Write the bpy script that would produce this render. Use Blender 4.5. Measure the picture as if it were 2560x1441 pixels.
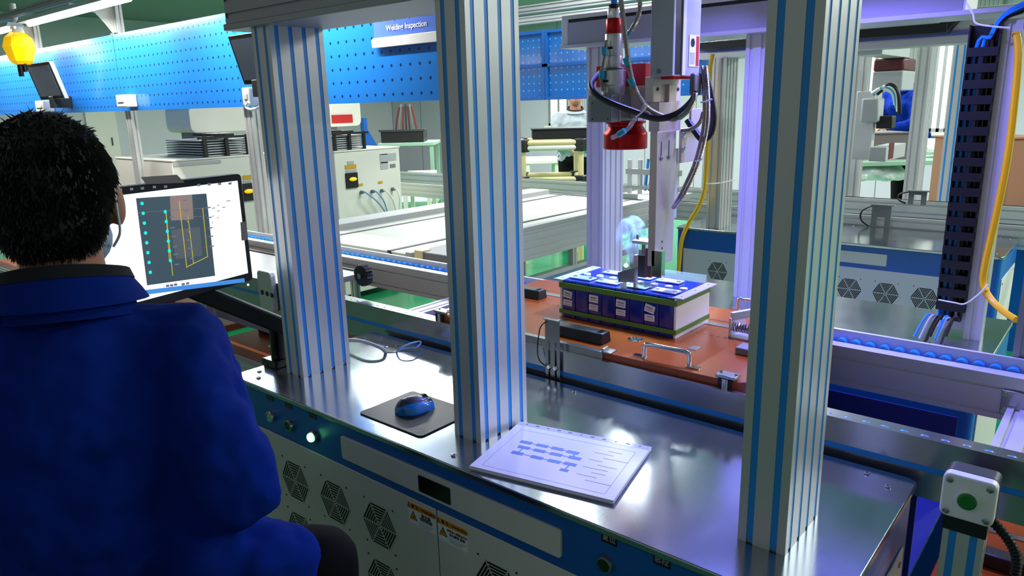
import bpy, bmesh, math, random
from mathutils import Vector, Matrix
random.seed(7)
for o in list(bpy.data.objects): bpy.data.objects.remove(o)
scene = bpy.context.scene
COL = scene.collection
# ---------------------------------------------------------------- camera
# frame: x along the conveyor, y across it, z up, z = 0 at the stainless bench top, floor at FZ
FZ = -0.80
CAM = Vector((1.01637, -1.06971, 0.71968)); YAW, PIT, ROL, FPX = math.radians(40.5676), math.radians(14.0445), math.radians(-1.4573), 1827.79
_f = Vector((-math.sin(YAW)*math.cos(PIT), math.cos(YAW)*math.cos(PIT), -math.sin(PIT)))
_r0 = Vector((math.cos(YAW), math.sin(YAW), 0)); _u0 = _r0.cross(_f)
_r = _r0*math.cos(ROL)+_u0*math.sin(ROL); _u = -_r0*math.sin(ROL)+_u0*math.cos(ROL)
cd = bpy.data.cameras.new('camera'); cam = bpy.data.objects.new('camera', cd); COL.objects.link(cam)
cd.sensor_fit = 'HORIZONTAL'; cd.sensor_width = 36.0; cd.lens = FPX/2560*36.0; cd.clip_start = 0.02; cd.clip_end = 200
cam.matrix_world = Matrix(((_r.x, _u.x, -_f.x, CAM.x), (_r.y, _u.y, -_f.y, CAM.y), (_r.z, _u.z, -_f.z, CAM.z), (0, 0, 0, 1)))
scene.camera = cam
# ---------------------------------------------------------------- world, exposure
w = bpy.data.worlds.new('world'); scene.world = w; w.use_nodes = True
w.node_tree.nodes['Background'].inputs[0].default_value = (0.80, 0.88, 0.90, 1)
w.node_tree.nodes['Background'].inputs[1].default_value = 0.22
scene.view_settings.view_transform = 'Standard'; scene.view_settings.look = 'None'
scene.view_settings.gamma = 1.0; scene.view_settings.use_curve_mapping = False
scene.view_settings.exposure = 0.0
# ---------------------------------------------------------------- lights
def area(name, loc, sx, sy, watt, col=(1, 1, 1), rot=(0, 0, 0), spread=180):
    l = bpy.data.lights.new(name, 'AREA'); l.shape = 'RECTANGLE'; l.size = sx; l.size_y = sy; l.energy = watt; l.color = col
    l.spread = math.radians(spread)
    o = bpy.data.objects.new(name, l); COL.objects.link(o); o.location = loc; o.rotation_euler = rot
    return o
CEIL = 2.35
# tubes hang lengthwise along y
TUBE_ROWS = [(-7.4, 3.7), (-4.5, 3.75), (-1.95, 3.65), (2.3, 3.4), (4.8, 3.4), (-7.4, 7.4), (-4.5, 7.4), (-1.95, 7.4), (2.3, 7.4), (5.2, 2.0), (4.8, 7.4)]
for i, (x, y) in enumerate(TUBE_ROWS):
    area('ceiling_tube_light', (x, y, CEIL-0.115), 0.09, 1.5, 175 if y > 7 or x < -7 else 98, (0.95, 1.0, 0.98))
# violet station LED bar over the pallet
area('station_led_light', (0.16, 1.04, 1.215), 0.80, 0.05, 38, (0.22, 0.20, 1.0), (0, 0, 0), 128)
# small blue-white working light under the lens of the welding unit
area('lens_light', (-0.06, 0.735, 0.585), 0.05, 0.05, 3.5, (0.30, 0.62, 1.0), (0, 0, 0), 110)
# white tubes in front of the pegboard
for x in (-2.20, -3.98, -5.76, -7.54):
    area('pegboard_tube_light', (x, 0.775, 1.318), 1.50, 0.04, 40, (1.0, 1.0, 0.97), (math.radians(38), 0, 0))
# ---------------------------------------------------------------- helpers
def ray(px, py): return _f+_r*((px-1280)/FPX)+_u*((720.5-py)/FPX)
def P(px, py, x=None, y=None, z=None, d=None):
    """point seen at a pixel of the 2560x1441 photograph on the plane x=, y=, z= or at depth d="""
    r = ray(px, py)
    t = (x-CAM.x)/r.x if x is not None else (y-CAM.y)/r.y if y is not None else (z-CAM.z)/r.z if z is not None else d
    return CAM+r*t
def S(r, g, b):
    f = lambda c: (c/255/12.92) if c <= 10 else ((c/255+0.055)/1.055)**2.4
    return (f(r), f(g), f(b), 1)
class MB:
    def __init__(s): s.v = []; s.f = []
    def add(s, vs, fs):
        n = len(s.v); s.v += [tuple(v) for v in vs]; s.f += [tuple(i+n for i in f) for f in fs]; return s
    def box(s, x0, x1, y0, y1, z0, z1):
        if x0 > x1: x0, x1 = x1, x0
        if y0 > y1: y0, y1 = y1, y0
        if z0 > z1: z0, z1 = z1, z0
        return s.add([(x0,y0,z0),(x1,y0,z0),(x1,y1,z0),(x0,y1,z0),(x0,y0,z1),(x1,y0,z1),(x1,y1,z1),(x0,y1,z1)],
                     [(0,3,2,1),(4,5,6,7),(0,1,5,4),(1,2,6,5),(2,3,7,6),(3,0,4,7)])
    def obox(s, c, a, b, e):
        """oriented box: centre and three half axes"""
        c, a, b, e = Vector(c), Vector(a), Vector(b), Vector(e)
        if a.cross(b).dot(e) < 0: a = -a
        V = [c+a*i+b*j+e*k for k in (-1, 1) for i, j in ((-1,-1),(1,-1),(1,1),(-1,1))]
        return s.add(V, [(0,3,2,1),(4,5,6,7),(0,1,5,4),(1,2,6,5),(2,3,7,6),(3,0,4,7)])
    def bar(s, p0, p1, w, h, up=(0, 0, 1)):
        p0, p1 = Vector(p0), Vector(p1); d = (p1-p0); L = d.length; d.normalize()
        u = Vector(up); sd = d.cross(u)
        if sd.length < 1e-4: sd = d.cross(Vector((1, 0, 0)))
        sd.normalize(); u = sd.cross(d)
        return s.obox((p0+p1)/2, d*L/2, sd*w/2, u*h/2)
    def cyl(s, p0, p1, r0, r1=None, n=18, caps=True):
        p0, p1 = Vector(p0), Vector(p1); r1 = r0 if r1 is None else r1
        d = (p1-p0).normalized(); a = d.orthogonal().normalized(); b = d.cross(a)
        vs = []
        for p, r in ((p0, r0), (p1, r1)):
            vs += [p+(a*math.cos(2*math.pi*i/n)+b*math.sin(2*math.pi*i/n))*r for i in range(n)]
        fs = [(i, (i+1) % n, n+(i+1) % n, n+i) for i in range(n)]
        if caps: fs += [tuple(range(n-1, -1, -1)), tuple(range(n, 2*n))]
        return s.add(vs, fs)
    def lathe(s, o, prof, axis=(0, 0, 1), n=28):
        """prof: list of (radius, height) along axis from o"""
        o = Vector(o); d = Vector(axis).normalized(); a = d.orthogonal().normalized(); b = d.cross(a)
        vs = []
        for r, h in prof:
            vs += [o+d*h+(a*math.cos(2*math.pi*i/n)+b*math.sin(2*math.pi*i/n))*max(r, 1e-5) for i in range(n)]
        fs = []
        for k in range(len(prof)-1):
            fs += [(k*n+i, k*n+(i+1) % n, (k+1)*n+(i+1) % n, (k+1)*n+i) for i in range(n)]
        fs += [tuple(range(n-1, -1, -1)), tuple(range((len(prof)-1)*n, len(prof)*n))]
        return s.add(vs, fs)
    def tube(s, pts, r, n=8, rr=None):
        pts = [Vector(p) for p in pts]; k = len(pts); vs = []; a = None
        for i, p in enumerate(pts):
            d = (pts[min(i+1, k-1)]-pts[max(i-1, 0)]).normalized()
            a = d.orthogonal().normalized() if a is None else (a-d*a.dot(d)).normalized()
            b = d.cross(a); R = rr[i] if rr else r
            vs += [p+(a*math.cos(2*math.pi*j/n)+b*math.sin(2*math.pi*j/n))*R for j in range(n)]
        fs = []
        for i in range(k-1):
            fs += [(i*n+j, i*n+(j+1) % n, (i+1)*n+(j+1) % n, (i+1)*n+j) for j in range(n)]
        fs += [tuple(range(n-1, -1, -1)), tuple(range((k-1)*n, k*n))]
        return s.add(vs, fs)
    def prism(s, poly, a, b, axis='z'):
        """polygon in (u,v) extruded from a to b; axis x: (y,z), y: (x,z), z: (x,y)"""
        m = {'x': lambda u, v, t: (t, u, v), 'y': lambda u, v, t: (u, t, v), 'z': lambda u, v, t: (u, v, t)}[axis]
        n = len(poly); ar = sum(poly[i][0]*poly[(i+1) % n][1]-poly[(i+1) % n][0]*poly[i][1] for i in range(n))
        if (ar < 0) != (axis == 'y'): poly = poly[::-1]
        vs = [m(u, v, a) for u, v in poly]+[m(u, v, b) for u, v in poly]
        fs = [tuple(range(n-1, -1, -1)), tuple(range(n, 2*n))]+[(i, (i+1) % n, n+(i+1) % n, n+i) for i in range(n)]
        return s.add(vs, fs)
    def rprism(s, u0, u1, v0, v1, r, a, b, axis='z', n=5):
        return s.prism(rrect(u0, u1, v0, v1, r, n), a, b, axis)
    def ball(s, c, rx, ry=None, rz=None, n=14, m=9, R=None):
        c = Vector(c); ry = rx if ry is None else ry; rz = rx if rz is None else rz
        vs = []; 
        for i in range(m+1):
            t = math.pi*i/m
            for j in range(n):
                q = 2*math.pi*j/n; v = Vector((rx*math.sin(t)*math.cos(q), ry*math.sin(t)*math.sin(q), rz*math.cos(t)))
                vs.append(c+(R@v if R else v))
        fs = [(i*n+j, (i+1)*n+j, (i+1)*n+(j+1) % n, i*n+(j+1) % n) for i in range(m) for j in range(n)]
        return s.add(vs, fs)
    def capsule(s, p0, p1, r0, r1, n=14):
        s.ball(p0, r0, n=n); s.ball(p1, r1, n=n)
        return s.cyl(p0, p1, r0, r1, n=n)
    def build(s, name, mat, parent=None, bevel=0, smooth=True, seg=2, weld=False, stuff=False):
        me = bpy.data.meshes.new(name); me.from_pydata(s.v, [], s.f); me.update()
        if weld or True:
            bm = bmesh.new(); bm.from_mesh(me)
            if weld: bmesh.ops.remove_doubles(bm, verts=bm.verts, dist=1e-5)
            bmesh.ops.recalc_face_normals(bm, faces=bm.faces); bm.to_mesh(me); bm.free()
        o = bpy.data.objects.new(name, me); COL.objects.link(o)
        if mat: me.materials.append(M[mat] if isinstance(mat, str) else mat)
        if parent is not None: o.parent = parent
        if stuff: o['kind'] = 'stuff'
        if smooth:
            me.shade_smooth(); me.set_sharp_from_angle(angle=math.radians(32))
        if bevel:
            b = o.modifiers.new('bevel', 'BEVEL'); b.width = bevel; b.segments = seg; b.limit_method = 'ANGLE'; b.harden_normals = False
        return o
def rrect(u0, u1, v0, v1, r, n=5):
    pts = []
    for cx, cy, a0 in ((u1-r, v0+r, -90), (u1-r, v1-r, 0), (u0+r, v1-r, 90), (u0+r, v0+r, 180)):
        pts += [(cx+r*math.cos(math.radians(a0+90*i/n)), cy+r*math.sin(math.radians(a0+90*i/n))) for i in range(n+1)]
    return pts
def bez(pts, n=10):
    """Catmull-Rom through the points"""
    pts = [Vector(p) for p in pts]; out = []
    for i in range(len(pts)-1):
        p0, p1, p2, p3 = pts[max(i-1, 0)], pts[i], pts[i+1], pts[min(i+2, len(pts)-1)]
        for k in range(n):
            t = k/n
            out.append(0.5*((2*p1)+(p2-p0)*t+(2*p0-5*p1+4*p2-p3)*t*t+(3*p1-p0-3*p2+p3)*t**3))
    return out+[pts[-1]]
def tag(o, label, cat, group=None, kind=None):
    if kind: o['kind'] = kind
    if label: o['label'] = label
    if cat: o['category'] = cat
    if group: o['group'] = group
    return o
def thing(name, label, cat, group=None):
    o = bpy.data.objects.new(name, None); o.empty_display_size = 0.05; COL.objects.link(o)
    return tag(o, label, cat, group)
def struct(o):
    o['kind'] = 'structure'; return o
def copy_tree(o, off=(0, 0, 0), label=None, parent=None):
    c = o.copy(); COL.objects.link(c); c.parent = parent
    if parent is None: c.location = o.location+Vector(off)
    if label: c['label'] = label
    for ch in o.children: copy_tree(ch, parent=c)
    return c
def slots_poly(w, h, sw=0.0115, sd=0.006):
    """outline of an extruded profile with a slot every 40 mm, corner at 0,0"""
    nu, nv = max(1, round(w/0.04)), max(1, round(h/0.04)); pts = []
    def side(L, n, fn):
        for k in range(n):
            c = L*(k+0.5)/n
            for t, dd in ((c-sw/2, 0), (c-sw/2, sd), (c+sw/2, sd), (c+sw/2, 0)): pts.append(fn(t, dd))
    pts.append((0, 0)); side(w, nu, lambda t, q: (t, q)); pts.append((w, 0)); side(h, nv, lambda t, q: (w-q, t))
    pts.append((w, h)); side(w, nu, lambda t, q: (w-t, h-q)); pts.append((0, h)); side(h, nv, lambda t, q: (q, h-t))
    return pts
def profile(mb, u0, v0, w, h, a, b, axis='z'):
    return mb.prism([(u0+u, v0+v) for u, v in slots_poly(w, h)], a, b, axis)
def text(body, size, mat, parent, origin, right, up, name='lettering', align='CENTER', ext=0.0004, bold=False):
    """flat lettering as a thin mesh"""
    cu = bpy.data.curves.new(name, 'FONT'); cu.body = body; cu.size = size; cu.align_x = align; cu.align_y = 'CENTER'; cu.extrude = ext
    if bold: cu.offset = size*0.018
    cu.resolution_u = 3
    o = bpy.data.objects.new(name, cu); COL.objects.link(o)
    me = bpy.data.meshes.new_from_object(o.evaluated_get(bpy.context.evaluated_depsgraph_get()))
    bpy.data.objects.remove(o); bpy.data.curves.remove(cu)
    r, u = Vector(right).normalized(), Vector(up).normalized(); n = r.cross(u); og = Vector(origin)
    for v in me.vertices: v.co = og+r*v.co.x+u*v.co.y+n*v.co.z
    me.update(); me.name = name
    q = bpy.data.objects.new(name, me); COL.objects.link(q); me.materials.clear(); me.materials.append(M[mat])
    if parent is not None: q.parent = parent
    return q
def boxpx(pl, pc, pr, pt, pb, y, x0=None):
    """box from the photograph: left edge, near right corner, far right edge columns; top and bottom rows; front plane y"""
    pm = (pt+pb)/2
    xa = P(pl, pm, y=y).x if x0 is None else x0
    xb = P(pc, pm, y=y).x; yb = P(pr, pm, x=xb).y if pr else y+0.05
    return xa, xb, y, yb, P(pc, pb, y=y).z, P(pc, pt, y=y).z
# ---------------------------------------------------------------- materials
M = {}
def mat(name, col, rough=0.5, metal=0.0, emit=None, estr=0, noise=None, bump=None, alpha=1, coat=0, aniso=0, trans=0, spec=None):
    m = bpy.data.materials.new(name); m.use_nodes = True; nt = m.node_tree; b = nt.nodes['Principled BSDF']
    b.inputs['Base Color'].default_value = col; b.inputs['Roughness'].default_value = rough; b.inputs['Metallic'].default_value = metal
    if emit: b.inputs['Emission Color'].default_value = emit; b.inputs['Emission Strength'].default_value = estr
    if coat: b.inputs['Coat Weight'].default_value = coat; b.inputs['Coat Roughness'].default_value = 0.1
    if alpha < 1: b.inputs['Alpha'].default_value = alpha
    if trans: b.inputs['Transmission Weight'].default_value = trans
    if spec is not None: b.inputs['Specular IOR Level'].default_value = spec
    tc = nt.nodes.new('ShaderNodeTexCoord')
    if noise:   # (scale, amount, (sx,sy,sz)) tints colour and roughness
        mp = nt.nodes.new('ShaderNodeMapping'); mp.inputs['Scale'].default_value = noise[2] if len(noise) > 2 else (1, 1, 1)
        nz = nt.nodes.new('ShaderNodeTexNoise'); nz.inputs['Scale'].default_value = noise[0]; nz.inputs['Detail'].default_value = 4
        nt.links.new(tc.outputs['Object'], mp.inputs[0]); nt.links.new(mp.outputs[0], nz.inputs['Vector'])
        mr = nt.nodes.new('ShaderNodeMapRange'); mr.inputs[3].default_value = 1-noise[1]; mr.inputs[4].default_value = 1+noise[1]
        nt.links.new(nz.outputs[0], mr.inputs[0])
        mx = nt.nodes.new('ShaderNodeMix'); mx.data_type = 'RGBA'; mx.blend_type = 'MULTIPLY'; mx.inputs[0].default_value = 1
        mx.inputs[6].default_value = col; nt.links.new(mr.outputs[0], mx.inputs[7]); nt.links.new(mx.outputs[2], b.inputs['Base Color'])
        ma = nt.nodes.new('ShaderNodeMath'); ma.operation = 'MULTIPLY'; ma.inputs[1].default_value = rough
        nt.links.new(mr.outputs[0], ma.inputs[0]); nt.links.new(ma.outputs[0], b.inputs['Roughness'])
    if bump:    # (scale, strength, (sx,sy,sz))
        mp = nt.nodes.new('ShaderNodeMapping'); mp.inputs['Scale'].default_value = bump[2] if len(bump) > 2 else (1, 1, 1)
        nz = nt.nodes.new('ShaderNodeTexNoise'); nz.inputs['Scale'].default_value = bump[0]; nz.inputs['Detail'].default_value = 3
        nt.links.new(tc.outputs['Object'], mp.inputs[0]); nt.links.new(mp.outputs[0], nz.inputs['Vector'])
        bp = nt.nodes.new('ShaderNodeBump'); bp.inputs['Strength'].default_value = bump[1]; bp.inputs['Distance'].default_value = 0.01
        nt.links.new(nz.outputs[0], bp.inputs['Height']); nt.links.new(bp.outputs[0], b.inputs['Normal'])
    M[name] = m; return m
mat('alu', S(208, 208, 206), 0.38, 0.4, noise=(30, 0.02, (1, 1, 0.05)))
mat('alu_dull', S(165, 167, 168), 0.45, 0.6)
mat('alu_warm', S(214, 198, 186), 0.40, 0.55, noise=(25, 0.06, (1, 1, 0.1)))
mat('stainless', S(170, 179, 188), 0.16, 0.95, noise=(7, 0.22, (1.5, 0.6, 1)), bump=(40, 0.006, (8, 1, 1)))
mat('alu_polish', S(186, 188, 190), 0.24, 0.95)
mat('chrome', S(215, 215, 215), 0.12, 1.0)
mat('steel', S(170, 170, 168), 0.28, 0.95)
mat('blue_strip', S(34, 146, 232), 0.35)
mat('slot_dark', S(70, 66, 120), 0.5)
mat('blue_paint', S(12, 92, 176), 0.35, bump=(260, 0.05))
mat('white_panel', S(214, 211, 204), 0.45, bump=(240, 0.04))
mat('offwhite', S(232, 228, 214), 0.5)
mat('machine_white', S(226, 222, 210), 0.45)
mat('black', S(14, 14, 15), 0.45)
mat('black_gloss', S(10, 10, 12), 0.15)
mat('dark_grey', S(48, 50, 54), 0.5)
mat('mid_grey', S(120, 122, 124), 0.5)
mat('light_grey', S(176, 178, 180), 0.5)
mat('orange', S(156, 70, 20), 0.26, noise=(6, 0.08))
mat('rust', S(120, 44, 26), 0.4)
mat('batt_blue', S(16, 36, 140), 0.16, coat=0.4, noise=(14, 0.12))
mat('tape_green', S(92, 138, 44), 0.45)
mat('paper', S(238, 236, 240), 0.55)
mat('film', S(248, 248, 248), 0.30)
mat('print_blue', S(132, 164, 214), 0.5)
mat('print_grey', S(170, 172, 180), 0.6)
mat('red_anod', S(172, 24, 26), 0.26, 0.75)
mat('red', S(196, 30, 30), 0.45)
mat('brown_red', S(96, 34, 36), 0.4)
mat('teal', S(0, 168, 190), 0.35)
mat('jacket', S(0, 36, 128), 0.9, spec=0.12, bump=(16, 0.22), noise=(5, 0.10))
mat('jacket_dark', S(12, 14, 24), 0.9)
mat('skin', S(176, 118, 92), 0.55, noise=(18, 0.06))
mat('hair', S(14, 13, 14), 0.55)
mat('trousers', S(8, 8, 9), 0.9, spec=0.2)
mat('mask', S(150, 170, 190), 0.7)
mat('grey_cloth', S(168, 176, 184), 0.85, bump=(30, 0.3))
mat('yellow_cable', S(246, 186, 8), 0.4)
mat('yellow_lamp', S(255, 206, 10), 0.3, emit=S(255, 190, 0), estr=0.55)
mat('yellow_label', S(206, 160, 20), 0.5)
mat('label_orange', S(232, 150, 40), 0.5)
mat('pipe_ivory', S(232, 212, 158), 0.45)
mat('cardboard', S(150, 104, 78), 0.8)
mat('green_floor', S(30, 128, 82), 0.16, noise=(2.0, 0.08), bump=(9, 0.02))
mat('wall', S(206, 206, 210), 0.8)
mat('wall_far', S(190, 192, 200), 0.8)
mat('ceiling', S(140, 158, 149), 0.7)
mat('window_bright', S(255, 250, 245), 0.5, emit=(1.0, 0.95, 0.92, 1), estr=1.6)
mat('lamp_on', S(255, 255, 255), 0.5, emit=(1, 1, 0.98, 1), estr=7)
mat('green_lit', S(120, 255, 150), 0.3, emit=(0.16, 1.0, 0.26, 1), estr=6)
mat('green_button', S(20, 120, 40), 0.35)
mat('dark_green', S(10, 48, 28), 0.3)
mat('violet_led', S(220, 215, 255), 0.4, emit=(0.42, 0.38, 1.0, 1), estr=6)
mat('screen_white', S(255, 255, 255), 0.25, emit=(0.93, 0.96, 1.0, 1), estr=1.25)
mat('screen_dark', S(50, 66, 74), 0.2, emit=S(64, 82, 92), estr=0.9)
mat('screen_glow', S(120, 110, 108), 0.2, emit=S(150, 128, 120), estr=0.8)
mat('screen_blue', S(60, 130, 210), 0.2, emit=S(70, 140, 215), estr=0.9)
mat('screen_cyan', S(0, 220, 210), 0.2, emit=S(30, 225, 210), estr=1)
mat('screen_line', S(190, 190, 60), 0.2, emit=S(196, 190, 50), estr=0.9)
mat('screen_red', S(230, 90, 30), 0.2, emit=S(235, 110, 30), estr=1)
mat('screen_grey', S(90, 95, 105), 0.3, emit=S(110, 116, 128), estr=0.8)
mat('tablet_screen', S(78, 84, 96), 0.12, emit=S(70, 78, 90), estr=0.35)
mat('white_plastic', S(240, 240, 236), 0.35)
mat('table_green', S(150, 186, 160), 0.5)
mat('plastic_bag', S(236, 240, 240), 0.25)
mat('clear', S(235, 240, 245), 0.08, alpha=0.28)
mat('smoke', S(200, 210, 255), 0.9, alpha=0.10)
mat('mouse_blue', S(0, 120, 190), 0.22, coat=0.5)
mat('mouse_grey', S(48, 50, 62), 0.3, coat=0.3)
mat('flex_metal', S(176, 168, 156), 0.3, 0.9)
mat('nickel_tab', S(205, 210, 220), 0.28, 0.6)
mat('gold', S(200, 160, 70), 0.3, 0.8)
# perforated blue sheet: square grid of small punched holes
def pegmat(name, col, hole, pitch=0.0575, r=0.0065):
    m = mat(name, col, 0.22, coat=0.3); nt = m.node_tree; b = nt.nodes['Principled BSDF']
    tc = nt.nodes.new('ShaderNodeTexCoord'); sp = nt.nodes.new('ShaderNodeSeparateXYZ'); nt.links.new(tc.outputs['Object'], sp.inputs[0])
    sq = []
    for ax in ('X', 'Z'):
        d = nt.nodes.new('ShaderNodeMath'); d.operation = 'DIVIDE'; d.inputs[1].default_value = pitch; nt.links.new(sp.outputs[ax], d.inputs[0])
        f = nt.nodes.new('ShaderNodeMath'); f.operation = 'FRACT'; nt.links.new(d.outputs[0], f.inputs[0])
        s_ = nt.nodes.new('ShaderNodeMath'); s_.operation = 'SUBTRACT'; s_.inputs[1].default_value = 0.5; nt.links.new(f.outputs[0], s_.inputs[0])
        a = nt.nodes.new('ShaderNodeMath'); a.operation = 'POWER'; a.inputs[1].default_value = 2; nt.links.new(s_.outputs[0], a.inputs[0]); sq.append(a)
    ad = nt.nodes.new('ShaderNodeMath'); ad.operation = 'ADD'; nt.links.new(sq[0].outputs[0], ad.inputs[0]); nt.links.new(sq[1].outputs[0], ad.inputs[1])
    lt = nt.nodes.new('ShaderNodeMath'); lt.operation = 'LESS_THAN'; lt.inputs[1].default_value = (r/pitch)**2; nt.links.new(ad.outputs[0], lt.inputs[0])
    mx = nt.nodes.new('ShaderNodeMix'); mx.data_type = 'RGBA'; mx.inputs[6].default_value = col; mx.inputs[7].default_value = hole
    nt.links.new(lt.outputs[0], mx.inputs[0]); nt.links.new(mx.outputs[2], b.inputs['Base Color'])
pegmat('pegboard', S(30, 124, 214), S(8, 40, 90))
pegmat('pegboard_back', S(8, 104, 190), S(120, 190, 235))  # pale dots: light passing through the holes, painted into the colour
# ---------------------------------------------------------------- the room
struct(MB().box(-13, 7, -5, 11, FZ-0.05, FZ).build('floor', 'green_floor', smooth=False))
struct(MB().box(-13, 7, -1.5, 11, CEIL, CEIL+0.05).build('ceiling', 'ceiling', smooth=False))
struct(MB().box(-13.1, -13, -5, 11, FZ, CEIL).build('wall_left', 'wall', smooth=False))
wb = struct(MB().box(-13, 7, 11, 11.1, FZ, CEIL).build('wall_back', 'wall_far', smooth=False))
mbx = MB()
for i in range(20): mbx.box(-13+i, -12.99+i, 10.994, 11, FZ, CEIL)
mbx.build('wall_joint', 'mid_grey', wb, stuff=True)
def window(n, x0, x1, z0, z1):
    y = 10.985
    o = struct(MB().box(x0, x1, y-0.01, y, z0, z1).build('window_%d' % n, 'window_bright', smooth=False))
    f = MB()
    for a, b in ((x0-0.05, x0), (x1, x1+0.05), ((x0+x1)/2-0.02, (x0+x1)/2+0.02)): f.box(a, b, y-0.03, y, z0-0.05, z1+0.05)
    for a, b in ((z0-0.05, z0), (z1, z1+0.05)): f.box(x0-0.05, x1+0.05, y-0.03, y, a, b)
    f.build('window_frame', 'alu_dull', o, weld=True)
    c = MB(); n_ = 9
    for k in range(n_): c.cyl((x1+0.1+k*0.05, y-0.07, z0-0.06), (x1+0.1+k*0.05, y-0.07, z1+0.1), 0.03, n=8)
    c.build('curtain', 'light_grey', o, stuff=True)
    MB().box(x0-0.1, x1+0.6, y-0.12, y, z0-0.1, z0-0.05).build('window_sill', 'offwhite', o)
window(1, P(1372, 280, y=10.9).x, P(1412, 280, y=10.9).x, 0.35, 1.5)
window(2, P(2330, 280, y=10.9).x, P(2362, 280, y=10.9).x, 0.25, 1.9)
window(3, P(2165, 280, y=10.9).x, P(2190, 280, y=10.9).x, 0.25, 1.5)
dr = struct(MB().box(-12.99, -12.95, P(215, 300, x=-12.95).y, P(290, 300, x=-12.95).y, FZ, 1.35).build('door_1', 'offwhite', smooth=False))
MB().box(-12.95, -12.92, P(282, 372, x=-12.95).y, P(284, 372, x=-12.95).y, 0.2, 0.34).build('door_handle', 'dark_grey', dr)
# ceiling tube fixtures over their lights
for i, (x, y) in enumerate(TUBE_ROWS):
    if i == 0:
        t0 = thing('ceiling_light', 'long white tube fitting under the green ceiling', 'ceiling light', 'tube fittings under the ceiling')
        MB().box(-0.07, 0.07, -0.80, 0.80, CEIL-0.11, CEIL-0.05).build('housing', 'white_plastic', t0)
        for hx in (-0.6, 0.6): MB().cyl((0, hx, CEIL-0.05), (0, hx, CEIL), 0.012, n=8).build('hanger', 'alu_dull', t0)
        base0 = t0
        t0.location = (x, y, 0)
    else: copy_tree(base0, (x-TUBE_ROWS[0][0], y-TUBE_ROWS[0][1], 0))
# yellow and black dashed walkway line on the floor
fl = MB(); a = P(1000, 497, z=FZ+0.002); b = P(1090, 508, z=FZ+0.002); dd = (b-a).normalized()
for k in range(8): fl.bar(a+dd*(k*0.5-1), a+dd*(k*0.5-0.75), 0.09, 0.003)
tag(fl.build('floor_marking', 'yellow_label', stuff=True), 'dashed yellow walkway marking on the green floor', 'floor marking')

# ---------------------------------------------------------------- workbenches
XL, XR, YF, YB = -0.856, 0.778, -0.111, 0.399
def vent(mb_back, mb_bar, c, ux, R, n, dep=0.0008):
    """hexagonal fan grille on a panel: c centre, ux in-plane right, n outward normal"""
    c, ux, n = Vector(c), Vector(ux), Vector(n); uz = Vector((0, 0, 1))
    hexp = lambda s, k: ux*(R*s*math.cos(math.radians(60*k)))+uz*(R*s*math.sin(math.radians(60*k)))
    mb_back.add([c+n*0.0003]+[c+n*0.0003+hexp(1.0, k) for k in range(6)], [(0, 1+k, 1+(k+1) % 6) for k in range(6)])
    N = 7
    for j in range(N):
        s1 = 1.02-j*(0.94/N); s0 = s1-0.034
        vs = []
        for dz in (0.0, dep):
            for s_ in (s1, s0): vs += [c+n*dz+hexp(s_, k) for k in range(6)]
        fs = []
        for k in range(6):
            q = (k+1) % 6
            fs += [(12+k, 12+q, 18+q, 18+k), (k, q, 12+q, 12+k), (6+q, 6+k, 18+k, 18+q)]
        mb_bar.add(vs, fs)
    for k in range(6):
        p = hexp(1.0, k); mb_bar.bar(c+n*dep/2, c+n*dep/2+p, 0.0034, dep, up=n)
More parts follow.
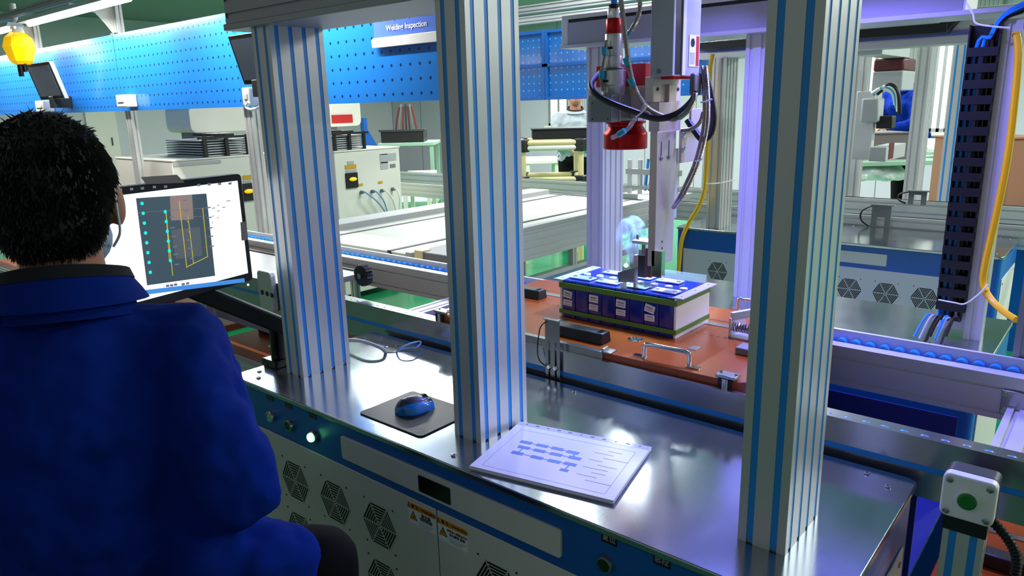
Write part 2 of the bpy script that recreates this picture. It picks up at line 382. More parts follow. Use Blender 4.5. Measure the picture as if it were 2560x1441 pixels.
def bench(label, x0, y0, near=True, detail=True, face=-1, depth=0.51, pan=True):
    """bench with a stainless top at z=0; face -1: the panels look towards -y"""
    x1, y1 = x0+XR-XL, y0+depth
    t = thing('workbench', label, 'workbench')
    top = MB().rprism(x0, x1, y0, y1, 0.022, -0.014, 0.0).build('top_plate', 'stainless', t, bevel=0.0025)
    MB().rprism(x0+0.006, x1-0.006, y0+0.006, y1-0.006, 0.02, FZ+0.07, -0.014).build('body', 'blue_paint', t)
    yf = y0+0.006 if face < 0 else y1-0.006; n = Vector((0, face, 0)); rt = Vector((-face, 0, 0))
    F = lambda mb, a, b, z0, z1, th: mb.box(a, b, yf, yf+face*th, z0, z1)
    xm = x0+(-0.038-XL)
    for a, b in ((x0+0.055, xm-0.002), (xm+0.002, x1-0.055)):
        dz0, dz1 = FZ+0.12, -0.124
        p = F(MB(), a, b, dz0, dz1, 0.004).build('door_panel', 'white_panel', t, bevel=0.0015)
        if pan and detail:
            bk, br = MB(), MB(); sc = MB()
            cs = [x0+(v-XL) for v in ((-0.583, -0.410, -0.237) if a < xm-0.1 else (0.135, 0.308, 0.481))]
            for vx in cs:
                for vz in ((-0.239, -0.392) if near else (-0.239,)):
                    vent(bk, br, (vx, yf+face*0.0042, vz), (1, 0, 0), 0.062, n)
                    for sx in (-1, 1):
                        for sz in (-1, 1): sc.cyl((vx+sx*0.052, yf+face*0.004, vz+sz*0.058), (vx+sx*0.052, yf+face*0.0048, vz+sz*0.058), 0.0028, n=8)
            bk.build('vent_opening', 'black', p, stuff=True); br.build('vent_grille', 'white_panel', p, smooth=False, stuff=True); sc.build('screw', 'dark_grey', p, stuff=True)
    # end panels
    for xs, s_ in ((x1-0.006, 1), (x0+0.006, -1)):
        p = MB().box(xs, xs+s_*0.004, y0+0.06, y1-0.06, FZ+0.12, -0.115).build('end_panel', 'white_panel', t, bevel=0.0015)
        if detail: MB().cyl((xs+s_*0.004, y1-0.085, -0.14), (xs+s_*0.007, y1-0.085, -0.14), 0.006, n=10).cyl((xs+s_*0.004, y0+0.085, -0.14), (xs+s_*0.007, y0+0.085, -0.14), 0.006, n=10).build('screw', 'steel', p, stuff=True)
    lf = MB()
    for a in (x0+0.1, x1-0.1):
        for b in (y0+0.08, y1-0.08): MB().cyl((a, b, FZ), (a, b, FZ+0.07), 0.025, n=12).build('levelling_foot', 'black', t)
    if detail:
        nx0, nx1 = x0+(-0.360-XL), x0+(0.298-XL)
        MB().rprism(nx0, nx1, -0.101, -0.042, 0.006, yf, yf+face*0.007, 'y').build('name_strip', 'white_panel', t, bevel=0.001)
        # socket-head screws in the top
        for bx in (x0+0.04, x0+0.085, (x0+x1)/2+0.03, x1-0.085, x1-0.04):
            for by in (y0+0.035, y1-0.035):
                yy = by if 0.06 < bx-x0 < x1-x0-0.06 else by+(0.03 if by < (y0+y1)/2 else -0.03)
                MB().lathe((bx, yy, 0), [(0.0065, -0.002), (0.0065, 0.002), (0.005, 0.0034), (0.0028, 0.0036), (0.0026, 0.0012)], n=14).build('screw', 'steel', top)
    return t, yf
BENCH, yfn = bench('blue and white workbench with stainless top holding the mouse pad and document', XL, YF)
# front controls of the near bench
def button(x, z, ring, cap, lit=False, nm='push_button'):
    b = MB().lathe((x, yfn, z), [(0.0165, 0), (0.0165, 0.006), (0.015, 0.010), (0.012, 0.0105), (0.0118, 0.007)], (0, -1, 0), 24).build(nm, ring, BENCH)
    MB().lathe((x, yfn, z), [(0.0115, 0), (0.0115, 0.015 if lit else 0.009), (0.009, 0.018 if lit else 0.0095)], (0, -1, 0), 24).build('button_cap', cap, b)
    return b
for x, z, r, c, l in ((-0.671, -0.076, 'chrome', 'chrome', 0), (-0.584, -0.078, 'steel', 'dark_green', 0), (-0.478, -0.079, 'steel', 'green_lit', 1), (0.395, -0.071, 'steel', 'dark_green', 0), (0.503, -0.071, 'steel', 'red', 0)):
    button(x, z, r, c, bool(l))
for x, s_ in ((-0.671, None), (-0.584, None), (-0.478, None), (0.400, '复位'), (0.503, '总控')):
    tg = MB().box(x-0.016, x+0.016, yfn-0.0012, yfn, -0.031, -0.009).build('button_tag', 'black' if s_ else 'dark_grey', BENCH)
    if s_: text(s_, 0.014, 'print_grey', tg, (x, yfn-0.0015, -0.0205), (1, 0, 0), (0, 0, 1))
MB().rprism(-0.085, 0.012, -0.093, -0.054, 0.003, yfn-0.0085, yfn-0.006, 'y').build('display', 'black_gloss', BENCH)
def warning_label(x0, x1, z1, z0, lines, icon):
    yy = yfn-0.005
    l = MB().rprism(x0, x1, z0, z1, 0.003, yy, yy+0.0011, 'y').build('warning_label', 'paper', BENCH)
    MB().rprism(x0, x1, z1-0.015, z1, 0.003, yy-0.0004, yy, 'y').build('label_header', 'label_orange', l)
    text('⚠ 警 告 | WARNING', 0.0098, 'black', l, ((x0+x1)/2, yy-0.0006, z1-0.0078), (1, 0, 0), (0, 0, 1))
    cx, cz = x0+0.016, z1-0.031
    MB().prism([(cx-0.0125, cz-0.010), (cx+0.0125, cz-0.010), (cx, cz+0.012)], yy-0.0003, yy, 'y').build('warning_triangle', 'black', l)
    MB().prism([(cx-0.0092, cz-0.0082), (cx+0.0092, cz-0.0082), (cx, cz+0.0082)], yy-0.0006, yy, 'y').build('triangle_field', 'label_orange', l)
    MB().prism([(cx+0.001, cz+0.005), (cx-0.003, cz-0.002), (cx, cz-0.0015), (cx-0.001, cz-0.0065), (cx+0.003, cz+0.0005), (cx, cz)] if icon else [(cx-0.004, cz-0.005), (cx+0.005, cz-0.005), (cx+0.001, cz-0.001), (cx+0.003, cz+0.002)], yy-0.0009, yy, 'y').build('triangle_mark', 'black', l)
    for k, (s_, sz) in enumerate(lines):
        text(s_, sz, 'dark_grey', l, ((x0+x1)/2+0.014, yy-0.0005, z1-0.0225-k*0.0085), (1, 0, 0), (0, 0, 1))
    m = MB()
    for k in range(3): m.box(x0+0.034, x1-0.006-0.006*k, yy-0.0003, yy, z1-0.0415-k*0.004, z1-0.0400-k*0.004)
    m.build('small_print', 'print_grey', l, stuff=True)
warning_label(-0.128, -0.042, -0.134, -0.186, [('激光器', 0.010), ('运转危险', 0.010)], False)
warning_label(-0.034, 0.054, -0.137, -0.192, [('非专业人员禁止打开', 0.0066), ('当心触电 危险', 0.0075)], True)
# cable grommet in the bench top with cables
g = thing('cable_grommet', 'black cable hole ring in the stainless top behind the mouse pad', 'grommet')
gp = P(981, 873, z=0.001)
MB().lathe((gp.x, gp.y, 0), [(0.034, 0), (0.034, 0.002), (0.030, 0.003), (0.028, 0.0008)], n=24).build('ring', 'chrome', g)
MB().lathe((gp.x, gp.y, 0.0005), [(0.0285, 0), (0.0285, 0.0006)], n=24).build('hole', 'black', g)
cb = MB().tube(bez([P(965, 880, z=0.0)+Vector((0, 0, -0.004)), P(955, 872, z=0.02), P(915, 856, z=0.035), P(880, 851, z=0.03), P(840, 853, z=0.016), P(800, 870, z=0.007)]), 0.0055)
tag(cb.build('grey_cable', 'light_grey'), 'thick light grey cable arching out of the bench cable hole', 'cable')
cb = MB().tube(bez([P(990, 882, z=0.0)+Vector((0, 0, -0.004)), P(1000, 872, z=0.02), P(1030, 858, z=0.03), P(1052, 855, z=0.02), P(1040, 870, z=0.008), P(1010, 872, z=0.005), P(990, 880, z=0.001)]), 0.0025)
tag(cb.build('network_cable', 'violet_led' if False else 'print_blue'), 'thin blue cable looping into the bench cable hole', 'cable')

# ---------------------------------------------------------------- gantry posts
ZT = 0.9257
def post(label, x, y, z0, z1, w=0.08, d=0.16, strips=('front', 'right', 'left'), strip='blue_strip', m='alu', group=None, name='gantry_post', cap=True):
    t = thing(name, label, 'post', group)
    MB_ = profile(MB(), x-w, y, w, d, z0, z1); MB_.build('extrusion', m, t, smooth=False)
    nw, nd = max(1, round(w/0.04)), max(1, round(d/0.04)); e = 0.0057; k_ = 0.0012
    if strip:
        for k in range(nw):
            c = x-w+w*(k+0.5)/nw
            if 'front' in strips: MB().box(c-e, c+e, y+k_, y+0.006, z0+0.004, z1).build('slot_strip', strip, t)
            if 'back' in strips: MB().box(c-e, c+e, y+d-0.006, y+d-k_, z0+0.004, z1).build('slot_strip', strip, t)
        for k in range(nd):
            c = y+d*(k+0.5)/nd
            if 'right' in strips: MB().box(x-0.006, x-k_, c-e, c+e, z0+0.004, z1).build('slot_strip', strip, t)
            if 'left' in strips: MB().box(x-w+k_, x-w+0.006, c-e, c+e, z0+0.004, z1).build('slot_strip', strip, t)
    return t
GP = 'front gantry posts with blue slot strips'
post('aluminium post with blue stripes standing next to the monitor arm clamp', -0.667, 0, 0, ZT, group=GP)
post('aluminium post with blue stripes standing between the mouse pad and the paper document', 0.0, 0, 0, ZT+0.3, group=GP)
post('aluminium post with blue stripes standing beside the bench corner near the push button box', 0.667, 0, 0, ZT+0.5, group=GP)
# cross beam over the left bay
bm_ = thing('gantry_beam', 'dull aluminium cross beam resting on the striped posts', 'beam')
bx0 = P(560, 60, y=-0.015).x
profile(MB(), -0.012, ZT+0.016, 0.18, 0.16, bx0+0.005, -0.08, 'x').build('extrusion', 'alu_dull', bm_, smooth=False)
MB().box(bx0, -0.08, -0.018, 0.174, ZT, ZT+0.016).build('base_plate', 'alu_dull', bm_, bevel=0.002)
MB().box(bx0+0.002, bx0+0.005, -0.010, 0.166, ZT+0.018, ZT+0.174).build('end_cap', 'mid_grey', bm_)
# rear gantry: bench, posts
bench('stainless-topped workbench on the far side of the conveyor under the rear gantry posts', XL, 1.09, detail=False, face=1, depth=0.62)
RP = 'rear gantry posts without slot strips'
post('bare grooved aluminium rear post behind the battery pack', -0.667, 1.49, 0, 0.935, strip=None, m='alu', group=RP)
post('bare grooved aluminium rear post lit violet behind the spring clamp', 0.0, 1.49, 0, 0.935, strip=None, m='alu', group=RP)
# ---------------------------------------------------------------- conveyor
X0, X1 = -9.0, 3.2
RM = None
def rail(label, y0, sgn, zg=0.078, zl=0.062, zb=-0.045, wd=0.08, rollers=(), stripe=True):
    """chain rail: outer face at y0, body grows towards sgn; guard top zg, inner lip zl"""
    global RM
    t = thing('conveyor_rail', label, 'conveyor rail', None)
    Y = lambda v: y0+sgn*v
    zs = (zg+zb)/2
    poly = [(Y(0), zb), (Y(0), zs-0.0062), (Y(0.005), zs-0.0062), (Y(0.005), zs+0.0062), (Y(0), zs+0.0062), (Y(0), zg), (Y(0.012), zg), (Y(0.014), zl-0.016), (Y(0.040), zl-0.016), (Y(0.041), zl),
            (Y(wd), zl), (Y(wd), zl-0.030), (Y(wd-0.006), zl-0.030), (Y(wd-0.006), zl-0.036), (Y(wd), zl-0.036), (Y(wd), zb+0.02), (Y(wd-0.005), zb+0.02), (Y(wd-0.005), zb+0.014), (Y(wd), zb+0.014), (Y(wd), zb)]
    MB().prism(poly, X0, X1, 'x').build('extrusion', 'alu_polish' if stripe else 'alu', t, smooth=False)
    if stripe: MB().box(X0, X1, Y(0.0012), Y(0.005), zs-0.0061, zs+0.0061).build('slot_strip', 'blue_strip', t)
    MB().box(X0, X1, Y(0.0245), Y(0.0295), zl-0.016, zl-0.008).build('chain', 'black', t)
    if RM is None:
        RM = MB().cyl((0, -0.011, 0), (0, 0.011, 0), 0.0145, n=14).build('chain_roller', 'blue_strip', t); RM.location = (rollers[0], Y(0.027), zl-0.0065); rs = rollers[1:]
    else: rs = rollers
    for x in rs:
        c = RM.copy(); COL.objects.link(c); c.parent = t; c.location = (x, Y(0.027), zl-0.0065)
    return t
fr = lambda a, b: [a+0.0362*i for i in range(int((b-a)/0.0362))]
rail('near conveyor rail with one blue stripe running behind the bench top', 0.42, 1, rollers=fr(-2.2, 1.10))
rail('far conveyor rail with blue chain rollers behind the orange pallet', 1.018, -1, zg=0.088, zl=0.062, zb=-0.05, rollers=fr(-3.6, 1.10), stripe=False)
def crossbar(label, x, w=0.08):
    t = thing('cross_member', label, 'cross member')
    profile(MB(), x, -0.06, w, 0.05, 0.50, 0.938, 'y').build('extrusion', 'alu', t, smooth=False)
    MB().box(x+0.004, x+0.012, 0.932, 0.938, -0.01, 0.03).build('fixing_plate', 'steel', t)
crossbar('grooved aluminium cross member between the rails beside the push button box', P(2470, 1125, z=-0.01).x)
crossbar('grooved aluminium cross member between the rails left of the orange pallet', P(1000, 780, z=-0.01).x)
crossbar('grooved aluminium cross member between the rails under the left pallet line', -2.9)
jp = thing('rail_joint_plate', 'small bolted steel plate on the inner face of the far rail', 'plate')
px_ = P(2540, 1010, y=0.936)
MB().box(px_.x-0.03, px_.x+0.05, 0.930, 0.9375, px_.z-0.03, px_.z+0.03).build('plate', 'steel', jp, bevel=0.001)
bl = MB()
for a in (-0.022, 0.04):
    for b in (-0.022, 0.022): bl.cyl((px_.x+a, 0.930, px_.z+b), (px_.x+a, 0.924, px_.z+b), 0.006, n=10)
bl.build('bolt', 'chrome', jp, stuff=True)
# trunking under the conveyor
dk = thing('conveyor_trough', 'dark blue sheet trough hanging between the conveyor rails', 'trough')
MB().box(-0.62, 0.76, 0.51, 0.925, -0.30, -0.29).box(-0.62, 0.76, 0.51, 0.515, -0.29, -0.062).box(-0.62, 0.76, 0.92, 0.925, -0.29, -0.062).build('sheet', mat('trough_blue', S(24, 40, 110), 0.5), dk)
# legs of the conveyor
for i, x in enumerate((-3.22, -2.14, 1.74, 2.9)):
    for y, wd in ((0.43, 'near'), (0.94, 'far')):
        t = thing('conveyor_stand', 'aluminium conveyor stand under the %s rail' % wd, 'stand', 'conveyor stands under the %s rail' % wd)
        zt_ = -0.045 if wd == 'near' else -0.05
        profile(MB(), x, y, 0.08, 0.04, FZ+0.05, zt_).build('extrusion', 'alu', t, smooth=False)
        MB().cyl((x+0.04, y+0.02, FZ), (x+0.04, y+0.02, FZ+0.05), 0.028, 0.012, n=12).build('levelling_foot', 'black', t)
# lower return line: two rails and the pallets riding on it
for y0, nm in ((0.333, 'front'), (0.99, 'back')):
    for xa_, xb_, wh in ((X0, XL-0.01, 'left of the bench beside the low orange pallets'), (XR+0.01, X1, 'under the push button box')) if nm == 'front' else ((X0, X1, ''),):
        o = profile(MB(), y0, -0.335, 0.04, 0.08, xa_, xb_, 'x').build('return_rail', 'alu', smooth=False)
        tag(o, ('low aluminium front return rail '+wh) if wh else 'low aluminium back return rail running under the whole conveyor', 'conveyor rail')
def low_pallet(x, label):
    t = thing('return_pallet', label, 'pallet', 'orange pallets on the low return line')
    MB().rprism(x, x+0.92, 0.375, 0.985, 0.04, -0.300, -0.268).build('board', 'orange', t, bevel=0.002)
    MB().lathe((x+0.3, 0.55, -0.268), [(0.028, 0), (0.028, 0.003), (0.02, 0.003)], n=20).build('rosette', 'chrome', t)
    MB().tube(bez([(x+0.5, 0.44, -0.268), (x+0.5, 0.44, -0.225), (x+0.53, 0.44, -0.215), (x+0.63, 0.44, -0.215), (x+0.66, 0.44, -0.225), (x+0.66, 0.44, -0.268)], 5), 0.006).build('handle', 'chrome', t)
    MB().box(x+0.05, x+0.25, 0.62, 0.66, -0.268, -0.235).build('rubber_block', 'black', t, bevel=0.004)
    MB().box(x+0.02, x+0.9, 0.78, 0.80, -0.268, -0.266).build('metal_strip', 'steel', t)
for x, lab in ((-5.15, 'orange return pallet at the far end of the low line'), (-4.17, 'orange return pallet under the white machine side of the conveyor'), (-3.12, 'orange return pallet under the belt lift unit'), (-2.03, 'orange return pallet nearest to the monitor arm end of the bench'), (0.80, 'orange return pallet behind the push button post')): low_pallet(x, lab)
# ---------------------------------------------------------------- main pallet
TZ = 0.096; TX0, TX1, TY0, TY1 = P(1083, 795, y=0.44).x, 0.415, 0.437, 0.998
PAL = thing('pallet', 'orange pallet plate carrying the blue battery pack', 'pallet')
MB().rprism(TX0, TX1, TY0, TY1, 0.045, 0.063, TZ).build('board', 'orange', PAL, bevel=0.002)
def pal(name, mb, m, bevel=0): return mb.build(name, m, PAL, bevel=bevel)
# steel edge channel on the front left
a = P(1313, 850, y=TY0).x; b = P(1508, 890, y=TY0).x
pal('edge_channel', MB().box(TX0+0.10, b, TY0-0.004, TY0, 0.060, TZ-0.004).box(TX0+0.10, b, TY0-0.004, TY0+0.012, TZ-0.004, TZ+0.001), 'steel')
c = P(1517, 883, z=TZ)
pal('edge_clip', MB().box(c.x-0.012, c.x+0.014, TY0-0.006, TY0+0.028, TZ, TZ+0.004).box(c.x-0.012, c.x-0.006, TY0-0.006, TY0+0.02, TZ, TZ+0.012), 'steel', 0.001)
# inlaid lines and strips
pal('metal_strip', MB().box(TX0+0.02, TX1-0.02, 0.815, 0.840, TZ, TZ+0.0015), 'steel')
pal('dark_groove', MB().box(TX0+0.02, TX1-0.02, 0.868, 0.874, TZ, TZ+0.0008), 'rust')
m_ = MB()
for k in range(46):
    x = TX0+0.03+k*0.02
    if x < TX1-0.02: m_.box(x, x+0.008, 0.726, 0.7285, TZ, TZ+0.0006)
m_.build('scale_marks', 'rust', PAL, stuff=True)
for sx in (-1, 1): pal('metal_insert', MB().box(-0.24 if sx < 0 else 0.19, -0.215 if sx < 0 else 0.215, TY0+0.15, 0.62, TZ, TZ+0.001), 'steel')
# rubber bars
def rbar(px0, px1, py, h=0.03):
    p0, p1 = P(px0, py, z=TZ), P(px1, py, z=TZ); return p0, p1
q = P(1400, 858, z=TZ); q2 = P(1497, 862, z=TZ)
for (cx0, cx1, cy) in ((P(1396, 836, z=TZ).x-0.02, P(1497, 862, z=TZ).x+0.01, P(1480, 860, z=TZ).y), (P(1300, 745, z=TZ).x-0.12, P(1345, 752, z=TZ).x, P(1335, 750, z=TZ).y)):
    rb = pal('rubber_bar', MB().prism([(cy, TZ), (cy+0.05, TZ), (cy+0.044, TZ+0.030), (cy+0.006, TZ+0.030)], cx0, cx1, 'x'), 'black', 0.003)
    MB().box(cx1-0.022, cx1-0.010, cy+0.012, cy+0.038, TZ+0.030, TZ+0.0306).build('bar_recess', 'black_gloss', rb)
# drain rosette
c = P(1588, 850, z=TZ); rz = pal('rosette', MB().lathe((c.x, c.y, TZ), [(0.020, 0), (0.020, 0.002), (0.017, 0.003), (0.016, 0.001)], n=24), 'chrome')
m_ = MB()
for k in range(8): m_.cyl((c.x+0.011*math.cos(k*0.785), c.y+0.011*math.sin(k*0.785), TZ), (c.x+0.011*math.cos(k*0.785), c.y+0.011*math.sin(k*0.785), TZ+0.0035), 0.0032, n=8)
m_.build('rosette_screw', 'steel', rz, stuff=True)
# front handle and rear handle
def handle(p, q, h, r):
    h_ = pal('handle', MB().tube(bez([p, p+Vector((0, 0, h*0.7)), p+(q-p)*0.06+Vector((0, 0, h)), p+(q-p)*0.5+Vector((0, 0, h*1.02)), q+(p-q)*0.06+Vector((0, 0, h)), q+Vector((0, 0, h*0.7)), q], 6), r, n=12), 'chrome')
    for s_, e in ((p, -1), (q, 1)):
        MB().rprism(s_.x+e*0.012-0.018, s_.x+e*0.012+0.018, s_.y-0.009, s_.y+0.009, 0.006, TZ, TZ+0.004).build('handle_foot', 'chrome', h_)
handle(P(1611, 895, z=TZ), P(1722, 918, z=TZ), 0.036, 0.0062)
hp = P(1845, 775, z=TZ); handle(Vector((hp.x, hp.y, TZ)), Vector((hp.x+0.11, hp.y, TZ)), 0.036, 0.0055)
# roller block at the front right corner, and one at the left corner
def rblock(p, along=0.048):
    b_ = pal('roller_block', MB().box(p.x, p.x+along, p.y-0.02, p.y+0.012, TZ+0.004, TZ+0.012), 'steel', 0.0015)
    MB().cyl((p.x+along/2, p.y-0.012, TZ-0.022), (p.x+along/2, p.y-0.012, TZ+0.004), 0.012, n=16).build('roller', 'chrome', b_)
    MB().box(p.x+0.008, p.x+along-0.008, p.y-0.0215, p.y-0.002, TZ-0.03, TZ+0.003).build('roller_pocket', 'black', b_)
    m2 = MB()
    for dx in (0.006, along-0.006): m2.cyl((p.x+dx, p.y, TZ+0.012), (p.x+dx, p.y, TZ+0.015), 0.004, n=10)
    m2.build('bolt', 'chrome', b_, stuff=True)
rblock(Vector((P(1790, 945, z=TZ).x, TY0+0.017, 0))); rblock(Vector((TX0+0.01, TY0+0.017, 0)))
# spring clamp on the right
sc = P(1832, 838, z=TZ); cl = pal('clamp_bracket', MB().box(sc.x, sc.x+0.006, sc.y-0.03, sc.y+0.07, TZ, TZ+0.055).box(sc.x+0.055, sc.x+0.061, sc.y-0.03, sc.y+0.07, TZ, TZ+0.05).box(sc.x, sc.x+0.10, sc.y-0.03, sc.y+0.07, TZ, TZ+0.005), 'alu', 0.001)
pts = [(sc.x+0.006+0.049*i/60, sc.y-0.012+0.011*math.cos(i*0.68), TZ+0.028+0.011*math.sin(i*0.68)) for i in range(61)]
MB().tube(pts, 0.0024, n=6).build('spring', 'steel', cl)
MB().bar((sc.x+0.002, sc.y-0.02, TZ+0.058), (sc.x+0.12, sc.y+0.13, TZ+0.075), 0.012, 0.022).build('clamp_arm', 'alu', cl, bevel=0.001)
gb = P(1845, 880, z=TZ); pal('grey_block', MB().box(gb.x, gb.x+0.06, gb.y-0.02, gb.y+0.03, TZ, TZ+0.018), 'mid_grey', 0.002)
# clear guard sheet standing behind the battery
GSH = tag(MB().box(P(1600, 690, y=0.93).x, P(1764, 730, y=0.93).x, 0.93, 0.933, TZ, 0.21).build('guard_sheet', 'clear'), 'clear plastic sheet standing on the pallet behind the battery pack', 'guard sheet')
# sensor bracket at the back edge of the bench top
sb = thing('sensor_bracket', 'slotted steel sensor bracket bolted to the rail in front of the pallet', 'sensor bracket')
yb_ = 0.414; z0_, z1_ = 0.001, P(1385, 800, y=yb_).z; xa, xb = P(1364, 860, y=yb_).x, P(1400, 868, y=yb_).x
zsl = z1_-0.062
MB().box(xa, xb, yb_-0.002, yb_, zsl, z1_).box(xa, xa+0.010, yb_-0.002, yb_, z0_, zsl).box(xa+0.017, xb-0.017, yb_-0.002, yb_, z0_+0.0, zsl).box(xb-0.010, xb, yb_-0.002, yb_, z0_, zsl).box(xa, xb+0.004, yb_-0.012, yb_, z1_, z1_+0.002).build('plate', 'steel', sb)
bt = MB()
for x in (xa+0.0135, xb-0.0135): bt.lathe((x, yb_-0.002, 0.030), [(0.0075, 0), (0.0075, 0.003), (0.005, 0.006), (0.003, 0.006)], (0, -1, 0), 14)
bt.build('bolt', 'chrome', sb, stuff=True)
tag(MB().tube(bez([(xa+0.006, yb_-0.005, z1_-0.008), (xa-0.012, yb_-0.008, z1_-0.03), (xa-0.022, yb_-0.008, 0.075), (xa-0.016, yb_-0.008, 0.045), (xa+0.002, yb_-0.006, 0.032), (xa+0.010, yb_-0.003, 0.031)]), 0.0016, n=6).build('sensor_cable', 'black'), 'thin black sensor cable looping down beside the slotted bracket', 'cable')
# ---------------------------------------------------------------- battery pack
BX0, BX1, BY0, BY1, BZ0, BZ1 = -0.258, 0.128, 0.640, 0.838, TZ, 0.209
BAT = thing('battery_pack', 'blue battery pack with green straps and white end plates on the pallet', 'battery pack')
n = 8; cw = (BX1-BX0-0.016)/n
for k in range(n):
    x = BX0+0.008+k*cw
    cell = MB().rprism(x+0.0006, x+cw-0.0006, BY0+0.002, BY1-0.002, 0.004, BZ0+0.001, BZ1).build('cell', 'batt_blue', BAT, bevel=0.0012)
    if k % 2 == 0:
        for dz, rot, hh in ((0.072, random.uniform(-0.25, 0.12), 0.022), (0.046, random.uniform(-0.05, 0.08), 0.018)):
            cx, cz = x+cw*0.42, BZ0+dz; ca, sa = math.cos(rot), math.sin(rot)
            st = MB().obox((cx, BY0+0.0012, cz), (0.0155*ca, 0, 0.0155*sa), (0, 0.0006, 0), (-hh/2*sa, 0, hh/2*ca)).build('cell_sticker', 'paper', cell)
            MB().obox((cx, BY0+0.0004, cz+0.003), (0.010*ca, 0, 0.010*sa), (0, 0.0003, 0), (-0.0018*sa, 0, 0.0018*ca)).obox((cx, BY0+0.0004, cz-0.004), (0.011*ca, 0, 0.011*sa), (0, 0.0003, 0), (-0.0009*sa, 0, 0.0009*ca)).build('sticker_print', 'print_grey' if dz < 0.06 else 'mid_grey', st, stuff=True)
MB().rprism(BX0+0.008, BX1-0.008, BY0+0.004, BY1-0.004, 0.003, BZ1, BZ1+0.0015).build('top_insulator', 'batt_blue', BAT)
for x0, x1, e in ((BX0, BX0+0.007, -1), (BX1-0.007, BX1, 1)):
    ep = MB().rprism(x0, x1, BY0-0.001, BY1+0.001, 0.002, BZ0, BZ1).build('end_plate', 'white_plastic', BAT, bevel=0.001)
    fx0, fx1 = (x0-0.020, x1+0.004) if e < 0 else (x0-0.004, x1+0.020)
    MB().box(fx0, fx1, BY0-0.004, BY1+0.006, BZ1, BZ1+0.003).build('flange', 'light_grey', ep, bevel=0.0006)
    m2 = MB()
    for yy in (BY0+0.02, (BY0+BY1)/2, BY1-0.02): m2.cyl(((fx0+fx1)/2, yy, BZ1+0.003), ((fx0+fx1)/2, yy, BZ1+0.0042), 0.003, n=8)
    m2.build('screw', 'gold', ep, stuff=True)
for z0, z1 in ((BZ0+0.012, BZ0+0.025), (BZ1-0.022, BZ1-0.006)):
    o = 0.0016
    MB().box(BX0-o, BX1+o, BY0-0.001-o, BY0-0.001, z0, z1).box(BX0-o, BX1+o, BY1+0.001, BY1+0.001+o, z0, z1).box(BX1, BX1+o, BY0-0.002, BY1+0.002, z0, z1).box(BX0-o, BX0, BY0-0.002, BY1+0.002, z0, z1).build('green_strap', 'tape_green', BAT)
# bus tabs on top
for k in range(n):
    x = BX0+0.008+k*cw
    for row, yy in ((0, BY0+0.045), (1, BY1-0.045)):
        if (k+row) % 2 == 0 and k < n-1:
            b_ = MB().rprism(x+0.006, x+2*cw-0.010, yy-0.020, yy+0.020, 0.003, BZ1+0.003, BZ1+0.0065).build('bus_bar', 'nickel_tab', BAT, bevel=0.0008)
            MB().cyl((x+0.018, yy, BZ1+0.0065), (x+0.018, yy, BZ1+0.0085), 0.006, n=12).cyl((x+1.55*cw, yy, BZ1+0.0065), (x+1.55*cw, yy, BZ1+0.0085), 0.006, n=12).build('weld_spot', 'steel', b_, stuff=True)
    MB().lathe((x+cw/2, (BY0+BY1)/2, BZ1+0.0015), [(0.011, 0), (0.011, 0.003), (0.009, 0.004)], n=18).build('vent_cap', 'white_plastic', BAT)
# pressing blade on top of the pack
bl = thing('press_blade', 'bent grey steel press blade standing on the battery pack', 'blade')
p0, p1, p2, p3 = P(1544, 682, y=0.655), P(1593, 668, y=0.665), P(1588, 705, y=0.665), P(1546, 706, y=0.655)
vs = [p0, p1, p2, p3]; mbb = MB(); mbb.add([v for v in vs]+[v+Vector((0.001, 0.004, 0)) for v in vs], [(0, 1, 2, 3), (7, 6, 5, 4), (0, 4, 5, 1), (1, 5, 6, 2), (2, 6, 7, 3), (3, 7, 4, 0)])
mbb.build('blade', 'steel', bl)
xs = P(1589, 640, y=0.668)
MB().box(xs.x-0.004, xs.x+0.004, 0.664, 0.676, BZ1+0.006, P(1585, 637, y=0.668).z).build('shank', 'alu_warm', bl, bevel=0.0006)
MB().cyl((p3.x+0.016, 0.657, BZ1+0.0015), (p3.x+0.016, 0.657, p3.z+0.002), 0.009, n=14).build('foot', 'white_plastic', bl)
# ---------------------------------------------------------------- rear gantry axis and welding head
YX = 1.44
xm = thing('linear_axis', 'grey horizontal linear axis lying across the bare rear posts', 'linear axis')
xa = P(1405, 100, y=YX).x; xb = P(2408, 20, y=YX).x; zb0 = P(1405, 114, y=YX).z; zb1 = zb0+0.155
MB().box(xa+0.03, xb, YX, YX+0.17, zb0, zb0+0.085).build('body', mat('axis_lilac', S(176, 174, 186), 0.4, 0.3), xm, bevel=0.002)
MB().box(xa, xa+0.03, YX-0.003, YX+0.173, zb0-0.002, zb0+0.098).build('end_cap', 'white_plastic', xm, bevel=0.003)
MB().box(xa, xb+0.3, YX-0.012, YX+0.18, 0.9355, zb0).build('base_plate', 'alu', xm, bevel=0.001)
MB().box(xa+0.03, xb, YX+0.004, YX+0.16, zb0+0.085, zb0+0.097).build('belt_slot', 'black', xm)
MB().box(xa, xb, YX, YX+0.17, zb0+0.097, zb0+0.112).build('cover', 'offwhite', xm, bevel=0.001)
MB().box(xb, xb+0.006, YX-0.003, YX+0.173, zb0-0.002, zb0+0.115).build('end_plate', 'white_plastic', xm)
# forward arm that carries the welding head over the pallet
ya = thing('carriage_arm', 'aluminium carriage arm reaching from the rear axis over the pallet', 'arm')
MB().box(-0.06, 0.06, 0.72, YX+0.12, zb0+0.113, zb0+0.233).build('arm', 'alu', ya, bevel=0.002)
HEAD = thing('laser_welder', 'laser welding unit with red lens hanging over the battery pack', 'laser welder')
def hp(name, mb, m, bevel=0.001, parent=None, **k): return mb.build(name, m, parent or HEAD, bevel=bevel, **k)
YZ = 0.70
